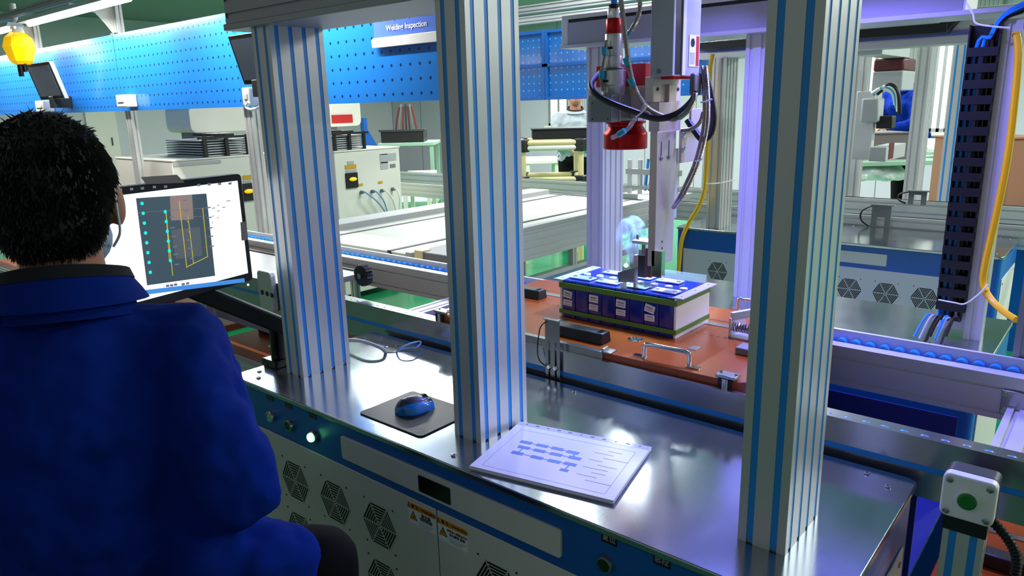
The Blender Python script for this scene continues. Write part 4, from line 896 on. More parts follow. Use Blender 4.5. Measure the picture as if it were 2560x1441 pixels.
for z in (FZ+0.25, ZT2-0.30): MB().bar((-1.455, 1.52, z), (-1.455, 3.07, z), 0.04, 0.04).build('side_brace', 'alu', tx)
gb = thing('drive_cover', 'grey drive cover with an ivory cap beside the cross conveyor', 'cover')
q = P(1085, 628, z=0.08); MB().box(q.x, q.x+0.30, 1.09, 1.40, -0.06, 0.10).build('cover', 'mid_grey', gb, bevel=0.004); MB().box(q.x-0.005, q.x+0.05, 1.085, 1.14, 0.02, 0.105).build('cap', 'pipe_ivory', gb, bevel=0.003)
# lift unit between the rails left of the pallet
lu = thing('lift_unit', 'grey belt lift unit with a black toothed wheel between the rails', 'lift unit')
q = P(930, 690, z=0.02)
MB().box(-3.1, q.x-0.05, 0.56, 0.86, 0.005, 0.030).build('belt_bed', 'alu_dull', lu, bevel=0.002)
MB().box(-3.1, q.x-0.02, 0.545, 0.56, 0.0, 0.036).build('belt', 'dark_grey', lu); MB().box(-3.1, q.x-0.02, 0.86, 0.875, 0.0, 0.036).build('belt', 'dark_grey', lu)
MB().box(-2.2, q.x-0.08, 0.52, 0.57, -0.20, -0.02).build('frame', mat('lilac_plate', S(150, 146, 190), 0.4, 0.4), lu, bevel=0.002)
wq = P(910, 688, y=0.535); tw = [(0.040*(1 if k % 2 else 0.9)*math.cos(k*math.pi/18), 0.040*(1 if k % 2 else 0.9)*math.sin(k*math.pi/18)) for k in range(36)]
MB().prism([(wq.x+a, wq.z+b) for a, b in tw], 0.520, 0.545, 'y').build('toothed_wheel', 'black', lu); MB().cyl((wq.x, 0.512, wq.z), (wq.x, 0.55, wq.z), 0.010, n=12).build('axle', 'chrome', lu)
MB().cyl((wq.x+0.12, 0.62, -0.14), (wq.x+0.12, 0.82, -0.14), 0.07, n=20).build('motor', 'black', lu)
st = thing('stopper_bracket', 'pale rounded stopper bracket with three holes on the near rail', 'bracket')
a, b = P(646, 700, y=0.40), P(686, 765, y=0.40)
MB().rprism(a.x, b.x, b.z-0.03, P(660, 678, y=0.40).z, 0.02, 0.395, 0.418, 'y').build('plate', 'alu', st, bevel=0.003)
for k in range(3):
    q = P(656+k*12, 731+k*4, y=0.395); MB().cyl((q.x, 0.393, q.z), (q.x, 0.396, q.z), 0.010, n=12).build('hole', 'black', st)
# ---------------------------------------------------------------- white machines beyond the cross conveyor
XM = -3.75
def machine(label, pl, pr, pt, feats, y1x=None):
    t = thing('laser_machine', label, 'machine'); ya, yb = P(pl, 400, x=XM).y, P(pr, 400, x=XM).y; zt = P((pl+pr)/2, pt, x=XM).z
    MB().box(XM-0.85, XM, ya, yb, FZ+0.05, zt).build('cabinet', 'machine_white', t, bevel=0.006)
    MB().box(XM-0.86, XM+0.006, ya-0.004, yb+0.004, zt, zt+0.012).build('lid', 'machine_white', t, bevel=0.004)
    for x_ in (XM-0.78, XM-0.07):
        for y_ in (ya+0.08, yb-0.08): MB().cyl((x_, y_, FZ), (x_, y_, FZ+0.05), 0.03, n=10).build('foot', 'black', t)
    F = lambda nm, a, b, c, d, m, th=0.004: MB().box(XM, XM+th, P(a, (c+d)/2, x=XM).y, P(b, (c+d)/2, x=XM).y, P((a+b)/2, d, x=XM).z, P((a+b)/2, c, x=XM).z).build(nm, m, t)
    for f in feats: F(*f)
    # cooling stack of plates on the lid with its black rack
    return t, ya, yb, zt
mB, ya, yb, zt = machine('white machine cabinet with plugged air hoses and a yellow rotary switch', 836, 999, 376, [
    ('switch_plate', 864, 893, 432, 470, 'black', 0.012), ('yellow_label', 862, 890, 412, 422, 'yellow_label'), ('grey_label', 868, 884, 403, 411, 'light_grey'), ('grey_label', 864, 891, 424, 430, 'light_grey'), ('yellow_label', 895, 907, 459, 465, 'yellow_label'),
    ('info_label', 949, 990, 384, 402, 'light_grey'), ('yellow_label', 950, 968, 385, 387, 'yellow_label'), ('info_label', 951, 970, 405, 423, 'light_grey'), ('yellow_label', 951, 969, 405, 408, 'yellow_label'), ('code_label', 975, 988, 410, 419, 'mid_grey'), ('yellow_label', 945, 956, 453, 459, 'yellow_label')])
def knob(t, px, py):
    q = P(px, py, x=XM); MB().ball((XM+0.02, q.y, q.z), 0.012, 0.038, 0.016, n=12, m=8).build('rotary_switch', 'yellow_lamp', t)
knob(mB, 879, 448)
mA, ya2, yb2, zt2 = machine('white machine cabinet with a yellow rotary switch beside the monitor', 428, 690, 396, [
    ('switch_plate', 608, 634, 458, 502, 'black', 0.012), ('yellow_label', 607, 627, 438, 449, 'yellow_label'), ('grey_label', 608, 627, 451, 456, 'light_grey'), ('yellow_label', 636, 648, 491, 498, 'yellow_label'), ('access_panel', 432, 552, 404, 412, 'light_grey', 0.006)])
knob(mA, 619, 478)
for k, (px, py, ex) in enumerate(((906, 481, 962), (933, 479, 968), (957, 477, 990), (984, 473, 998))):
    q = P(px, py, x=XM+0.02)
    tag(MB().tube(bez([q+Vector((-0.015, 0, 0)), q+Vector((0.04, 0, 0)), P((px+ex)/2+8, py+22, x=XM+0.08), P(ex, 528, x=XM+0.06)]), 0.007, 6).build('air_hose', ('print_blue', 'print_blue', 'white_plastic', 'white_plastic')[k]), ('first thin blue hose at the machine socket row', 'second thin blue hose at the machine socket row', 'white hose at the machine socket row', 'white hose bending down at the machine edge')[k], 'hose')
    MB().cyl((XM, q.y, q.z), (XM+0.03, q.y, q.z), 0.014, n=10).build('hose_socket', 'mid_grey', mB)
def plate_stack(label, ya, yb, zt, n=7):
    t = thing('plate_stack', label, 'plate stack', 'plate stacks on the white machines')
    for k in range(n): MB().box(XM-0.55, XM-0.05, ya, yb, zt+0.014+k*0.017, zt+0.023+k*0.017).build('plate', 'light_grey', t)
    for y in (ya+0.02, (ya+yb)/2, yb-0.02): MB().box(XM-0.04, XM-0.025, y-0.012, y+0.012, zt+0.012, zt+0.014+n*0.017+0.02).build('rack_post', 'black', t)
    MB().box(XM-0.05, XM-0.02, ya-0.02, yb+0.02, zt+0.014+n*0.017, zt+0.03+n*0.017).build('rack_bar', 'black', t)
    MB().box(XM-0.35, XM-0.05, ya+0.1, yb-0.1, zt+0.026+n*0.017, zt+0.046+n*0.017).build('black_pad', 'black', t, bevel=0.006)
plate_stack('stack of grey plates in a black rack on the hose machine', P(838, 360, x=XM).y, P(922, 360, x=XM).y, zt)
plate_stack('stack of grey plates in a black rack on the machine behind the monitor', P(514, 385, x=XM).y, P(634, 385, x=XM).y, zt2)
def arm_housing(label, y0, y1, zt, z0, z1, red):
    t = thing('scanner_housing', label, 'housing'); MB().rprism(y0, y1, zt+z0, zt+z1, 0.05, XM-1.0, XM-0.62, 'x').build('housing', 'offwhite', t, bevel=0.004)
    MB().box(XM-0.90, XM-0.70, y0+0.06, y0+0.16, zt+0.012, zt+z0).build('column', 'mid_grey', t)
    if red: MB().box(XM-0.62, XM-0.61, y0+0.05, y1-0.1, zt+z0+0.03, zt+z0+0.10).build('red_band', 'red', t)
arm_housing('white scanner housing with a red band behind the hose machine', P(820, 330, x=XM-0.62).y, P(905, 330, x=XM-0.62).y, zt, 0.18, 0.42, True)
arm_housing('pale scanner housing on a grey column behind the monitor', P(478, 330, x=XM-0.62).y, P(640, 330, x=XM-0.62).y, zt2, 0.16, 0.36, False)
# blue gusseted column
bc = thing('blue_column', 'blue column with a sloping gusset behind the white machine', 'column')
xg = -4.6; q0, q1, q2 = P(908, 295, x=xg), P(917, 295, x=xg), P(944, 362, x=xg)
MB().box(xg-0.05, xg, q0.y, q1.y, FZ, q0.z).build('post', 'blue_paint', bc)
MB().prism([(q1.y, P(917, 320, x=xg).z), (q2.y, q2.z), (q2.y, FZ), (q1.y, FZ)], xg-0.04, xg-0.01, 'x').build('gusset', 'blue_paint', bc)
# ---------------------------------------------------------------- tables, rack, boxes further back
def table(label, p0, p1, dep, z, m='table_green', shelf=True, th=0.04):
    """p0,p1: front left / front right top corners (Vectors in plan); legs to the floor"""
    t = thing('work_table', label, 'table', None); d = (p1-p0); d.z = 0; L = d.length; d.normalize(); nrm = Vector((-d.y, d.x, 0))
    if nrm.dot(p0-CAM) < 0: nrm = -nrm
    c = (p0+p1)/2+nrm*dep/2; c.z = z-th/2
    MB().obox(c, d*L/2, nrm*dep/2, (0, 0, th/2)).build('table_top', m, t, bevel=0.004)
    for a in (0.04, L-0.04):
        for b in (0.04, dep-0.04):
            q = p0+d*a+nrm*b; MB().obox((q.x, q.y, (FZ+z-th)/2), d*0.022, nrm*0.022, (0, 0, (z-th-FZ)/2)).build('leg', m, t)
    if shelf: c2 = c.copy(); c2.z = FZ+0.35; MB().obox(c2, d*(L/2-0.02), nrm*(dep/2-0.02), (0, 0, 0.02)).build('shelf', m, t)
    return t
D = 9.0
a, b = P(945, 359, d=D), P(1086, 366, d=D); table('pale green table carrying the black crate', Vector((a.x, a.y, 0)), Vector((b.x, b.y, 0)), 0.7, a.z+0.0)
zt3 = a.z
cr = thing('crate', 'black crate full of bundled leads on the pale table', 'crate')
a, b = P(962, 352, d=D+0.25), P(1062, 352, d=D+0.25); d_ = (b-a); d_.z = 0; L = d_.length; d_.normalize(); n_ = Vector((-d_.y, d_.x, 0)); hgt = P(962, 326, d=D+0.25).z-zt3
c = (a+b)/2; c.z = zt3+hgt/2
for off, u, v in ((n_*-0.2, d_*L/2, n_*0.01), (n_*0.2, d_*L/2, n_*0.01), (d_*L/2, d_*0.01, n_*0.2), (d_*-L/2, d_*0.01, n_*0.2)): MB().obox(c+off, u, v, (0, 0, hgt/2)).build('side', 'black', cr)
MB().obox(c-Vector((0, 0, hgt/2-0.01)), d_*L/2, n_*0.2, (0, 0, 0.01)).build('bottom', 'black', cr); MB().obox(c+n_*-0.21+Vector((0, 0, hgt/2)), d_*(L/2+0.03), n_*0.02, (0, 0, 0.012)).build('rim', 'dark_grey', cr)
for k in range(7):
    e = c+d_*((k-2.5)*0.05); tag(MB().tube([e-Vector((0, 0, 0.06)), e+d_*(0.04-0.012*k)+Vector((0, 0, 0.2)), e+d_*(0.08-0.024*k)+Vector((0, 0, 0.36+0.03*(k % 2)))], 0.011, 6).build('lead_bundle', ('brown_red', 'mid_grey', 'rust', 'dark_grey')[k % 4]), 'bundled lead standing upright in the black crate', 'leads', 'lead bundles in the black crate')
a, b = P(1000, 440, d=8.0), P(1078, 436, d=8.0); table('low pale table frame with a slate top beyond the hose machine', Vector((a.x, a.y, 0)), Vector((b.x, b.y, 0)), 0.7, P(1040, 440, d=8.0).z, 'offwhite', False)
sl_ = P(1040, 440, d=6.6)
# ivory pipe rack
rk = thing('pipe_rack', 'ivory pipe rack with black joints in front of the grey worker', 'rack')
Dk = 7.0
fx = [P(1308, 420, d=Dk), P(1452, 420, d=Dk)]; dv = (fx[1]-fx[0]); dv.z = 0; dvn = dv.normalized(); nk = Vector((-dvn.y, dvn.x, 0)); nk = nk if nk.dot(_f) > 0 else -nk
zs = [P(1380, py, d=Dk).z for py in (356, 369, 450, 463)]
base = [fx[0], fx[1], fx[0]+nk*0.5, fx[1]+nk*0.5]
for q in base: MB().cyl((q.x, q.y, FZ), (q.x, q.y, zs[0]+0.03), 0.028, n=12).build('upright', 'pipe_ivory', rk)
for z in zs:
    for i, j in ((0, 1), (2, 3), (0, 2), (1, 3)):
        MB().cyl((base[i].x, base[i].y, z), (base[j].x, base[j].y, z), 0.026, n=12).build('crossbar', 'pipe_ivory' if z in (zs[0], zs[2]) else 'offwhite', rk)
    for q in base: MB().box(q.x-0.05, q.x+0.05, q.y-0.05, q.y+0.05, z-0.035, z+0.035).build('joint', 'black', rk, bevel=0.01)
b0 = thing('tote_box', 'long black tote box lying on the ivory pipe rack', 'box')
q = (base[0]+base[1])/2+nk*0.26; MB().obox((q.x+dvn.x*0.12, q.y+dvn.y*0.12, zs[0]+0.028+0.045), dvn*0.30, nk*0.16, (0, 0, 0.045)).build('body', 'black', b0, bevel=0.01); MB().obox((q.x+dvn.x*0.12, q.y+dvn.y*0.12, zs[0]+0.028+0.096), dvn*0.31, nk*0.17, (0, 0, 0.006)).build('lid', 'dark_grey', b0)
a, b = P(1312, 402, d=9.3), P(1400, 398, d=9.3); table('white table frame behind the ivory pipe rack', Vector((a.x, a.y, 0)), Vector((b.x, b.y, 0)), 0.8, P(1350, 402, d=9.3).z, 'offwhite', False)
a, b = P(1405, 398, d=9.6), P(1520, 398, d=9.6); table('pale table at which the grey worker leans', Vector((a.x, a.y, 0)), Vector((b.x, b.y, 0)), 0.8, P(1450, 398, d=9.6).z, 'table_green', False)
# ---------------------------------------------------------------- second line behind
bench('blue and white workbench with round vents standing across the green aisle', -1.022, 2.81, near=False, face=-1, depth=0.56)
for (y0, zt_, hh, lab) in ((3.39, 0.060, 0.12, 'front aluminium rail of the second conveyor line'), (3.95, 0.085, 0.10, 'rear aluminium rail of the second conveyor line')):
    t = thing('conveyor_rail', lab, 'conveyor rail')
    profile(MB(), y0, zt_-hh, 0.06, hh, X0, X1, 'x').build('extrusion', 'alu', t, smooth=False)
    MB().box(X0, X1, y0+0.024, y0+0.036, zt_, zt_+0.004).build('chain', 'dark_grey', t)
    for x in (-5, -3.2, -0.6, 1.6): MB().box(x, x+0.06, y0+0.01, y0+0.05, FZ, zt_-hh).build('support', 'alu', t)
post('bare aluminium post on the blue bench across the aisle', P(1797, 570, y=2.86).x, 2.86, 0, P(1800, 146, y=2.885).z, strip=None, group='posts of the second line')
post('bare aluminium post standing behind the second conveyor line', P(2300, 400, y=4.2).x, 4.2, -0.02, 1.3, strip=None, group='posts of the second line')
post('blue striped aluminium post standing behind the second conveyor line', P(2400, 300, y=4.4).x, 4.4, -0.02, 1.35, group='posts of the second line', d=0.08)
post('bare aluminium post next to the striped front post, far behind', P(2158, 300, y=4.0).x, 4.0, -0.02, 1.2, strip=None, group='posts of the second line', d=0.08)
rb = thing('workbench_far', 'stainless-topped bench behind the second conveyor line', 'workbench')
MB().box(-1.1, 0.9, 4.05, 4.7, -0.035, -0.02).build('top_plate', 'stainless', rb); MB().box(-1.09, 0.89, 4.06, 4.69, FZ, -0.035).build('body', 'blue_paint', rb)
ax2 = thing('linear_axis', 'pale linear axis with a black cable tray across the second line', 'linear axis')
YA2 = 2.885; z0 = P(1800, 146, y=YA2).z; xa, xb = P(1748, 120, y=YA2).x, 1.6
MB().box(xa, xb, YA2, YA2+0.16, z0, z0+0.035).build('base_plate', 'alu', ax2); MB().box(xa, xb, YA2-0.004, YA2+0.16, z0+0.035, z0+0.055).build('lower_edge', mat('violet_edge', S(120, 118, 190), 0.4, 0.3), ax2)
MB().box(xa+0.25, xb, YA2+0.01, YA2+0.15, z0+0.055, z0+0.15).build('body', 'offwhite', ax2, bevel=0.003)
MB().box(xa+0.02, P(2370, 90, y=YA2-0.06).x, YA2-0.10, YA2-0.006, z0+0.045, z0+0.085).build('cable_tray', 'black', ax2, bevel=0.004)
e = P(2370, 90, y=YA2-0.06).x
MB().bar((e-0.02, YA2-0.05, z0+0.065), (e+0.05, YA2-0.05, z0+0.15), 0.09, 0.045).build('tray_end', 'black', ax2)
MB().box(P(1792, 115, y=YA2-0.1).x, e-0.1, YA2-0.12, YA2-0.10, z0+0.088, z0+0.10).build('tray_strip', 'offwhite', ax2)
hose('yellow_cable', 'yellow cable hanging beside the post across the aisle', [(1782, 135, 2.80), (1775, 175, 2.80), (1772, 260, 2.80), (1768, 380, 2.80), (1762, 470, 2.80), (1745, 520, 2.80), (1722, 558, 2.80), (1705, 600, 2.79), (1698, 660, 2.79), (1692, 740, 2.79)], 2.8, 0.012, 'yellow_cable', cat='cable')
tie('white cable tie around the post across the aisle', [P(1764, 460, y=2.79), P(1797, 458, y=2.85), P(1838, 450, y=3.03)], 0.004)
# sensor brackets on the second line
for px, py0, py1, yy, lab in ((2200, 513, 570, 3.36, 'grey sensor bracket on the front of the second line'), (2292, 478, 512, 3.90, 'brownish sensor bracket at the back of the second line')):
    t = thing('sensor_bracket', lab, 'sensor bracket'); a = P(px, py1, y=yy); zt_ = P(px, py0, y=yy).z
    MB().box(a.x-0.05, a.x+0.05, yy-0.004, yy, a.z+0.06, zt_).box(a.x-0.05, a.x+0.07, yy-0.03, yy, zt_, zt_+0.006).box(a.x-0.05, a.x-0.02, yy-0.004, yy, a.z, a.z+0.06).box(a.x+0.02, a.x+0.05, yy-0.004, yy, a.z, a.z+0.06).build('plate', 'mid_grey', t, stuff=True)
    tag(MB().tube(bez([(a.x-0.05, yy-0.01, zt_-0.005), (a.x-0.10, yy-0.01, zt_*0.7+a.z*0.3), (a.x-0.10, yy-0.01, zt_*0.3+a.z*0.7), (a.x-0.06, yy-0.01, a.z+0.005)]), 0.005, 6).build('sensor_cable', 'black'), 'black cable beside the '+lab, 'cable')
# welding unit of the second line
h2 = thing('welding_unit', 'grey welding unit with dark red cap hanging over the second line', 'welding unit')
b = boxpx(2180, 2256, 2286, 176, 226, 3.55); zc = P(2220, 146, y=3.55).z
MB().box(*b).build('body', 'light_grey', h2, bevel=0.006); MB().box(b[0], b[1], b[2], b[3], b[5], zc).build('cap', 'brown_red', h2, bevel=0.01)
MB().box(b[0]+0.05, b[0]+0.17, 3.04, 3.6, zc, zc+0.12).build('mount', 'alu', h2)
MB().box(b[0]-0.06, b[0]+0.04, 3.5, 3.56, P(2170, 400, y=3.5).z, b[4]).build('arm', 'alu', h2, bevel=0.003)
v = boxpx(2152, 2195, 2210, 245, 306, 3.45); MB().box(*v).build('head_block', 'light_grey', h2, bevel=0.01)
v = boxpx(2190, 2230, 2240, 290, 322, 3.5); MB().box(*v).build('dark_block', 'black', h2, bevel=0.006)
v = boxpx(2172, 2215, 2262, 368, 405, 3.45); MB().box(*v).build('gauge_box', 'light_grey', h2, bevel=0.004); MB().box(v[1]-0.001, v[1]+0.003, v[2]+0.05, v[2]+0.15, v[4]+0.01, v[5]+0.02).build('red_plate', 'brown_red', h2)
for k in range(4): hose('white_hose', ('white', 'teal', 'white', 'black')[k]+' hose arching over the welding unit of the second line', [(2180+4*k, 235, 3.42), (2205+6*k, 222-3*k, 3.42), (2232+4*k, 232, 3.42), (2240+3*k, 262+8*k, 3.44)], 3.42, 0.012, ('white_plastic', 'teal', 'white_plastic', 'black')[k])['group'] = 'hoses of the second welding unit'
# panels of the second line seen from behind
Y2 = 3.93; zb2, zt2_ = P(1300, 252, y=Y2).z, P(1300, 82, y=Y2).z
xs = [P(1240, 160, y=Y2).x, P(1365, 160, y=Y2).x, P(1365, 160, y=Y2).x+1.46, P(1365, 160, y=Y2).x+2.92]
for i in range(2):
    t = thing('pegboard_panel', ('dark blue panel back with ribs above the ivory pipe rack', 'dark blue panel back with ribs behind the welding head', 'dark blue panel back behind the right rear post')[i], 'pegboard', 'blue panels of the second line')
    MB().box(xs[i]+0.004, xs[i+1]-0.004, Y2, Y2+0.003, zb2, zt2_).build('sheet', 'pegboard_back', t, smooth=False)
    zm = (zb2+zt2_)/2
    for z in (zb2, zm-0.012, zt2_-0.024): MB().box(xs[i]+0.004, xs[i+1]-0.004, Y2-0.02, Y2, z, z+0.024).build('rib', 'blue_paint', t)
    for x in (xs[i]+0.004, xs[i+1]-0.028): MB().box(x, x+0.024, Y2-0.02, Y2, zb2+0.024, zt2_-0.024).build('rib', 'blue_paint', t)
for x, lab in ((xs[0], 'upright of the dark blue panels hidden behind the striped post'), (xs[2], 'upright at the right end of the dark blue panel backs')):
    t = thing('panel_upright', lab, 'post'); profile(MB(), x-0.04, Y2+0.004, 0.08, 0.014, 0.09, zt2_+0.1).build('extrusion', 'alu', t, smooth=False)
for py, yy in ((36, Y2-0.3), (62, Y2)):
    q = P(1300, py, y=yy); o = profile(MB(), yy, q.z, 0.06, 0.06, -8, 0.4, 'x').build('overhead_rail', 'light_grey', smooth=False); tag(o, 'upper pale rail over the second line' if py == 36 else 'pale rail lying on the dark blue panel backs', 'rail')
# things at the far right: crates, cardboard, bags, table
a, b = P(2080, 432, d=6.6), P(2420, 430, d=6.6); table('green framed table with bags behind the second line', Vector((a.x, a.y, 0)), Vector((b.x, b.y, 0)), 0.75, P(2200, 404, d=6.6).z, 'table_green')
zta = P(2200, 404, d=6.6).z
def pbox(name, label, cat, px0, px1, py0, py1, d, m, dep=0.3, z0=None):
    t = thing(name, label, cat); a, b = P(px0, py1, d=d), P(px1, py1, d=d); dd = b-a; dd.z = 0; L = dd.length; dd.normalize(); nn = Vector((-dd.y, dd.x, 0)); zt = P((px0+px1)/2, py0, d=d).z; zb = a.z if z0 is None else z0
    c = (a+b)/2+nn*dep/2; c.z = (zt+zb)/2
    MB().obox(c, dd*L/2, nn*dep/2, (0, 0, (zt-zb)/2)).build('body', m, t, bevel=0.008)
    c.z = zt+0.006; MB().obox(c, dd*(L/2+0.01), nn*(dep/2+0.01), (0, 0, 0.006)).build('lid', m, t)
pbox('storage_box', 'dark grey box on the green framed table behind the welding unit', 'box', 2180, 2270, 334, 404, 6.8, mat('taupe', S(104, 92, 92), 0.6), 0.4, zta)
pbox('storage_box', 'black box on the green framed table left of the welding unit', 'box', 2128, 2160, 342, 404, 6.8, 'black', 0.3, zta)
pbox('cardboard_box', 'large brown cardboard box on the floor behind the black duct', 'cardboard box', 2385, 2440, 345, 560, 5.75, 'cardboard', 0.4, FZ)
pbox('cardboard_box', 'brown cardboard box behind the yellow cable', 'cardboard box', 2505, 2590, 345, 560, 4.9, 'cardboard', 0.4, FZ)
bg = MB()
for k in range(9): bg.ball(P(2150+(k % 5)*22, 440-(k//5)*12, d=6.75)+Vector((0, 0.1*(k % 3), 0)), 0.10, 0.12, 0.055, n=10, m=7)
o = bg.build('plastic_bag', 'plastic_bag'); o.modifiers.new('r', 'REMESH').voxel_size = 0.03; tag(o, 'crumpled white plastic bag lying under the green framed table', 'bag')
bg = MB()
for k in range(7): bg.ball(P(2320+(k % 4)*16, 372-(k//4)*10, d=6.9)+Vector((0, 0.08*(k % 3), 0)), 0.09, 0.11, 0.06, n=10, m=7)
o = bg.build('plastic_bag', 'plastic_bag'); o.modifiers.new('r', 'REMESH').voxel_size = 0.03; tag(o, 'white plastic bag of parts on the green framed table', 'bag')
# small lit test fixture on the second line, seen past the tool plate
tf = thing('test_fixture', 'small violet-lit aluminium test fixture on the second conveyor line', 'fixture')
YT = 3.42; fx0 = lambda px, py: P(px, py, y=YT)
zf0 = 0.064
for px in (1572, 1598, 1690):
    q = fx0(px, 440); MB().box(q.x-0.012, q.x+0.012, YT, YT+0.024, zf0, fx0(px, 400).z).build('upright', 'alu', tf)
a, b = fx0(1565, 430), fx0(1700, 430)
for pt, pb in ((424, 438), (466, 474)): MB().box(a.x, b.x, YT-0.006, YT+0.03, fx0(1630, pb).z, fx0(1630, pt).z).build('crossbar', 'light_grey', tf)
MB().box(a.x, b.x, YT-0.05, YT+0.2, zf0, fx0(1630, 486).z).build('bed', 'alu', tf)
q = fx0(1606, 494); q2 = fx0(1642, 496); MB().box(q.x, q2.x, YT-0.06, YT-0.05, zf0+0.002, zf0+0.028).build('light_strip', 'violet_led', tf)
for px, m in ((1607, 'blue_strip'), (1618, 'black')): q = fx0(px, 412); MB().cyl((q.x, YT+0.04, zf0+0.05), (q.x+0.02, YT+0.04, fx0(px, 398).z), 0.010, n=8).build('probe', m, tf)
# ---------------------------------------------------------------- people
def remesh(o, vox, sm=6, disp=None):
    r = o.modifiers.new('remesh', 'REMESH'); r.mode = 'VOXEL'; r.voxel_size = vox; r.use_smooth_shade = True
    s = o.modifiers.new('smooth', 'SMOOTH'); s.factor = 0.6; s.iterations = sm
    if disp:
        tx_ = bpy.data.textures.new('folds', 'CLOUDS'); tx_.noise_scale = disp[0]; tx_.noise_depth = 2
        d = o.modifiers.new('folds', 'DISPLACE'); d.texture = tx_; d.strength = disp[1]; d.mid_level = 0.5; d.texture_coords = 'LOCAL'
def person(label, N, H, f, hip, sh, elbow, wrist, knee, foot, tilt=0.0, cloth='jacket', legs='trousers', gloves=None, mask=True, hairm='hair', vox=0.010, hair_n=6000, cap=None, extra=()):
    """N neck base, H head centre, f facing; sh/elbow/wrist/knee/foot: (left, right) joints"""
    t = thing('person', label, 'person')
    f = Vector(f); fh = Vector((f.x, f.y, 0)).normalized(); up0 = (H-N).normalized(); r = fh.cross(Vector((0, 0, 1))).normalized()
    zz = (Vector((0, 0, 1))*0.75+up0*0.25).normalized(); fd = (f-zz*f.dot(zz)).normalized(); r2 = fd.cross(zz).normalized()
    Rm = Matrix((r2, fd, zz)).transposed()
    b = MB()
    b.ball(H, 0.076, 0.096, 0.112, n=22, m=14, R=Rm); L = lambda x, y, z: H+r2*x+fd*y+zz*z
    b.ball(L(0, 0.035, -0.055), 0.058, 0.062, 0.062, n=18, m=12, R=Rm)                      # jaw
    b.capsule(L(0, 0.098, 0.005), L(0, 0.112, -0.028), 0.009, 0.014, 10)                    # nose
    b.capsule(L(-0.02, 0.090, -0.062), L(0.02, 0.090, -0.062), 0.009, 0.009, 10)            # mouth
    for s_ in (-1, 1):
        b.ball(L(s_*0.031, 0.084, 0.012), 0.014, 0.012, 0.010, n=12, m=8, R=Rm)             # eyes at half the head height
        b.ball(L(s_*0.087, -0.006, -0.008), 0.013, 0.022, 0.037, n=14, m=10, R=Rm)          # ears
    b.capsule(N-Vector((0, 0, 0.04)), L(0, -0.022, -0.07), 0.064, 0.058, 20)
    mid = N.lerp(hip, 0.45)
    b.capsule(N-Vector((0, 0, 0.10)), mid, 0.10, 0.12); b.capsule(mid, hip, 0.12, 0.13)
    for i in (0, 1):
        b.capsule(N-Vector((0, 0, 0.06)), sh[i], 0.05, 0.055); b.capsule(sh[i], elbow[i], 0.05, 0.038); b.capsule(elbow[i], wrist[i], 0.038, 0.027)
        hp_ = hip+r*(0.09 if i else -0.09); b.capsule(hp_, knee[i], 0.078, 0.055); b.capsule(knee[i], foot[i], 0.052, 0.036)
        # hand: palm, four bent fingers and a thumb
        d = (wrist[i]-elbow[i]).normalized(); sd = d.cross(Vector((0, 0, 1))).normalized()*(1 if i else -1); dn = d.cross(sd).normalized()
        if dn.z > 0: dn = -dn
        pm = wrist[i]+d*0.055
        b.capsule(wrist[i], pm+sd*0.022, 0.019, 0.014, 10); b.capsule(wrist[i], pm-sd*0.022, 0.019, 0.014, 10); b.capsule(pm-sd*0.022, pm+sd*0.022, 0.014, 0.014, 10)
        for k, ln in enumerate((0.068, 0.078, 0.072, 0.056)):
            a = pm+d*0.022+sd*(0.030-0.020*k); m1 = a+d*ln*0.5+dn*0.006; m2 = m1+d*ln*0.42+dn*0.022
            b.capsule(a, m1, 0.0092, 0.0085, 8); b.capsule(m1, m2, 0.0085, 0.0075, 8)
        th = wrist[i]+d*0.025+sd*0.024; b.capsule(th, th+sd*0.026+d*0.024+dn*0.006, 0.011, 0.010, 8); b.capsule(th+sd*0.026+d*0.024+dn*0.006, th+sd*0.030+d*0.052+dn*0.014, 0.010, 0.008, 8)
    body = b.build('body', 'skin', t); remesh(body, min(vox, 0.0065), 4)
    # jacket
    j = MB()
    top = N-Vector((0, 0, 0.085))
    j.ball(top-fd*0.01, 0.13, 0.105, 0.085, n=18, m=12, R=Matrix((r, fh, Vector((0, 0, 1)))).transposed())
    B3 = Matrix((r, fh, Vector((0, 0, 1)))).transposed()
    for k in range(7):
        q = (N-Vector((0, 0, 0.14))).lerp(hip, k/6.0); j.ball(q-fh*(0.012*math.sin(k/6*3.14)), 0.195-0.012*math.sin(k/6*3.14)+(0.012 if k == 6 else 0), 0.135+0.01*math.sin(k), 0.12, n=20, m=12, R=B3)
    for i in (0, 1):
        sI, e, w_ = sh[i], elbow[i], wrist[i]
        j.capsule(N-Vector((0, 0, 0.075)), sI, 0.072, 0.078, 16); j.capsule(sI, sI.lerp(e, 0.55), 0.082, 0.072, 16); j.capsule(sI.lerp(e, 0.55), e, 0.072, 0.064, 16); j.capsule(e, w_.lerp(e, 0.10), 0.064, 0.046, 16)
        # gathered folds round the elbow and the arm pit
        for k in range(4):
            c_ = sI.lerp(e, 0.62+0.12*k); j.ball(c_+r*(0.008 if i else -0.008), 0.070-0.003*k, 0.068, 0.018, n=14, m=8, R=B3)
        j.capsule(sI-Vector((0, 0, 0.10))-r*(0.03 if i else -0.03), e.lerp(hip, 0.35), 0.045, 0.05, 12)
    for c_, r_ in extra: j.ball(c_, r_, n=16, m=10)
    jo = j.build('jacket', cloth, t); remesh(jo, max(vox, 0.011), 7, (0.095, 0.050))
    # collar: blue stand with a dark inner band
    cl = MB(); n = 30
    def ring(rad, h, back):
        out = []
        for k in range(n):
            q = 2*math.pi*k/n; out.append(N+r*(rad*1.05*math.cos(q))+fh*(rad*math.sin(q)*1.05)+Vector((0, 0, h-back*math.sin(q))))
        return out
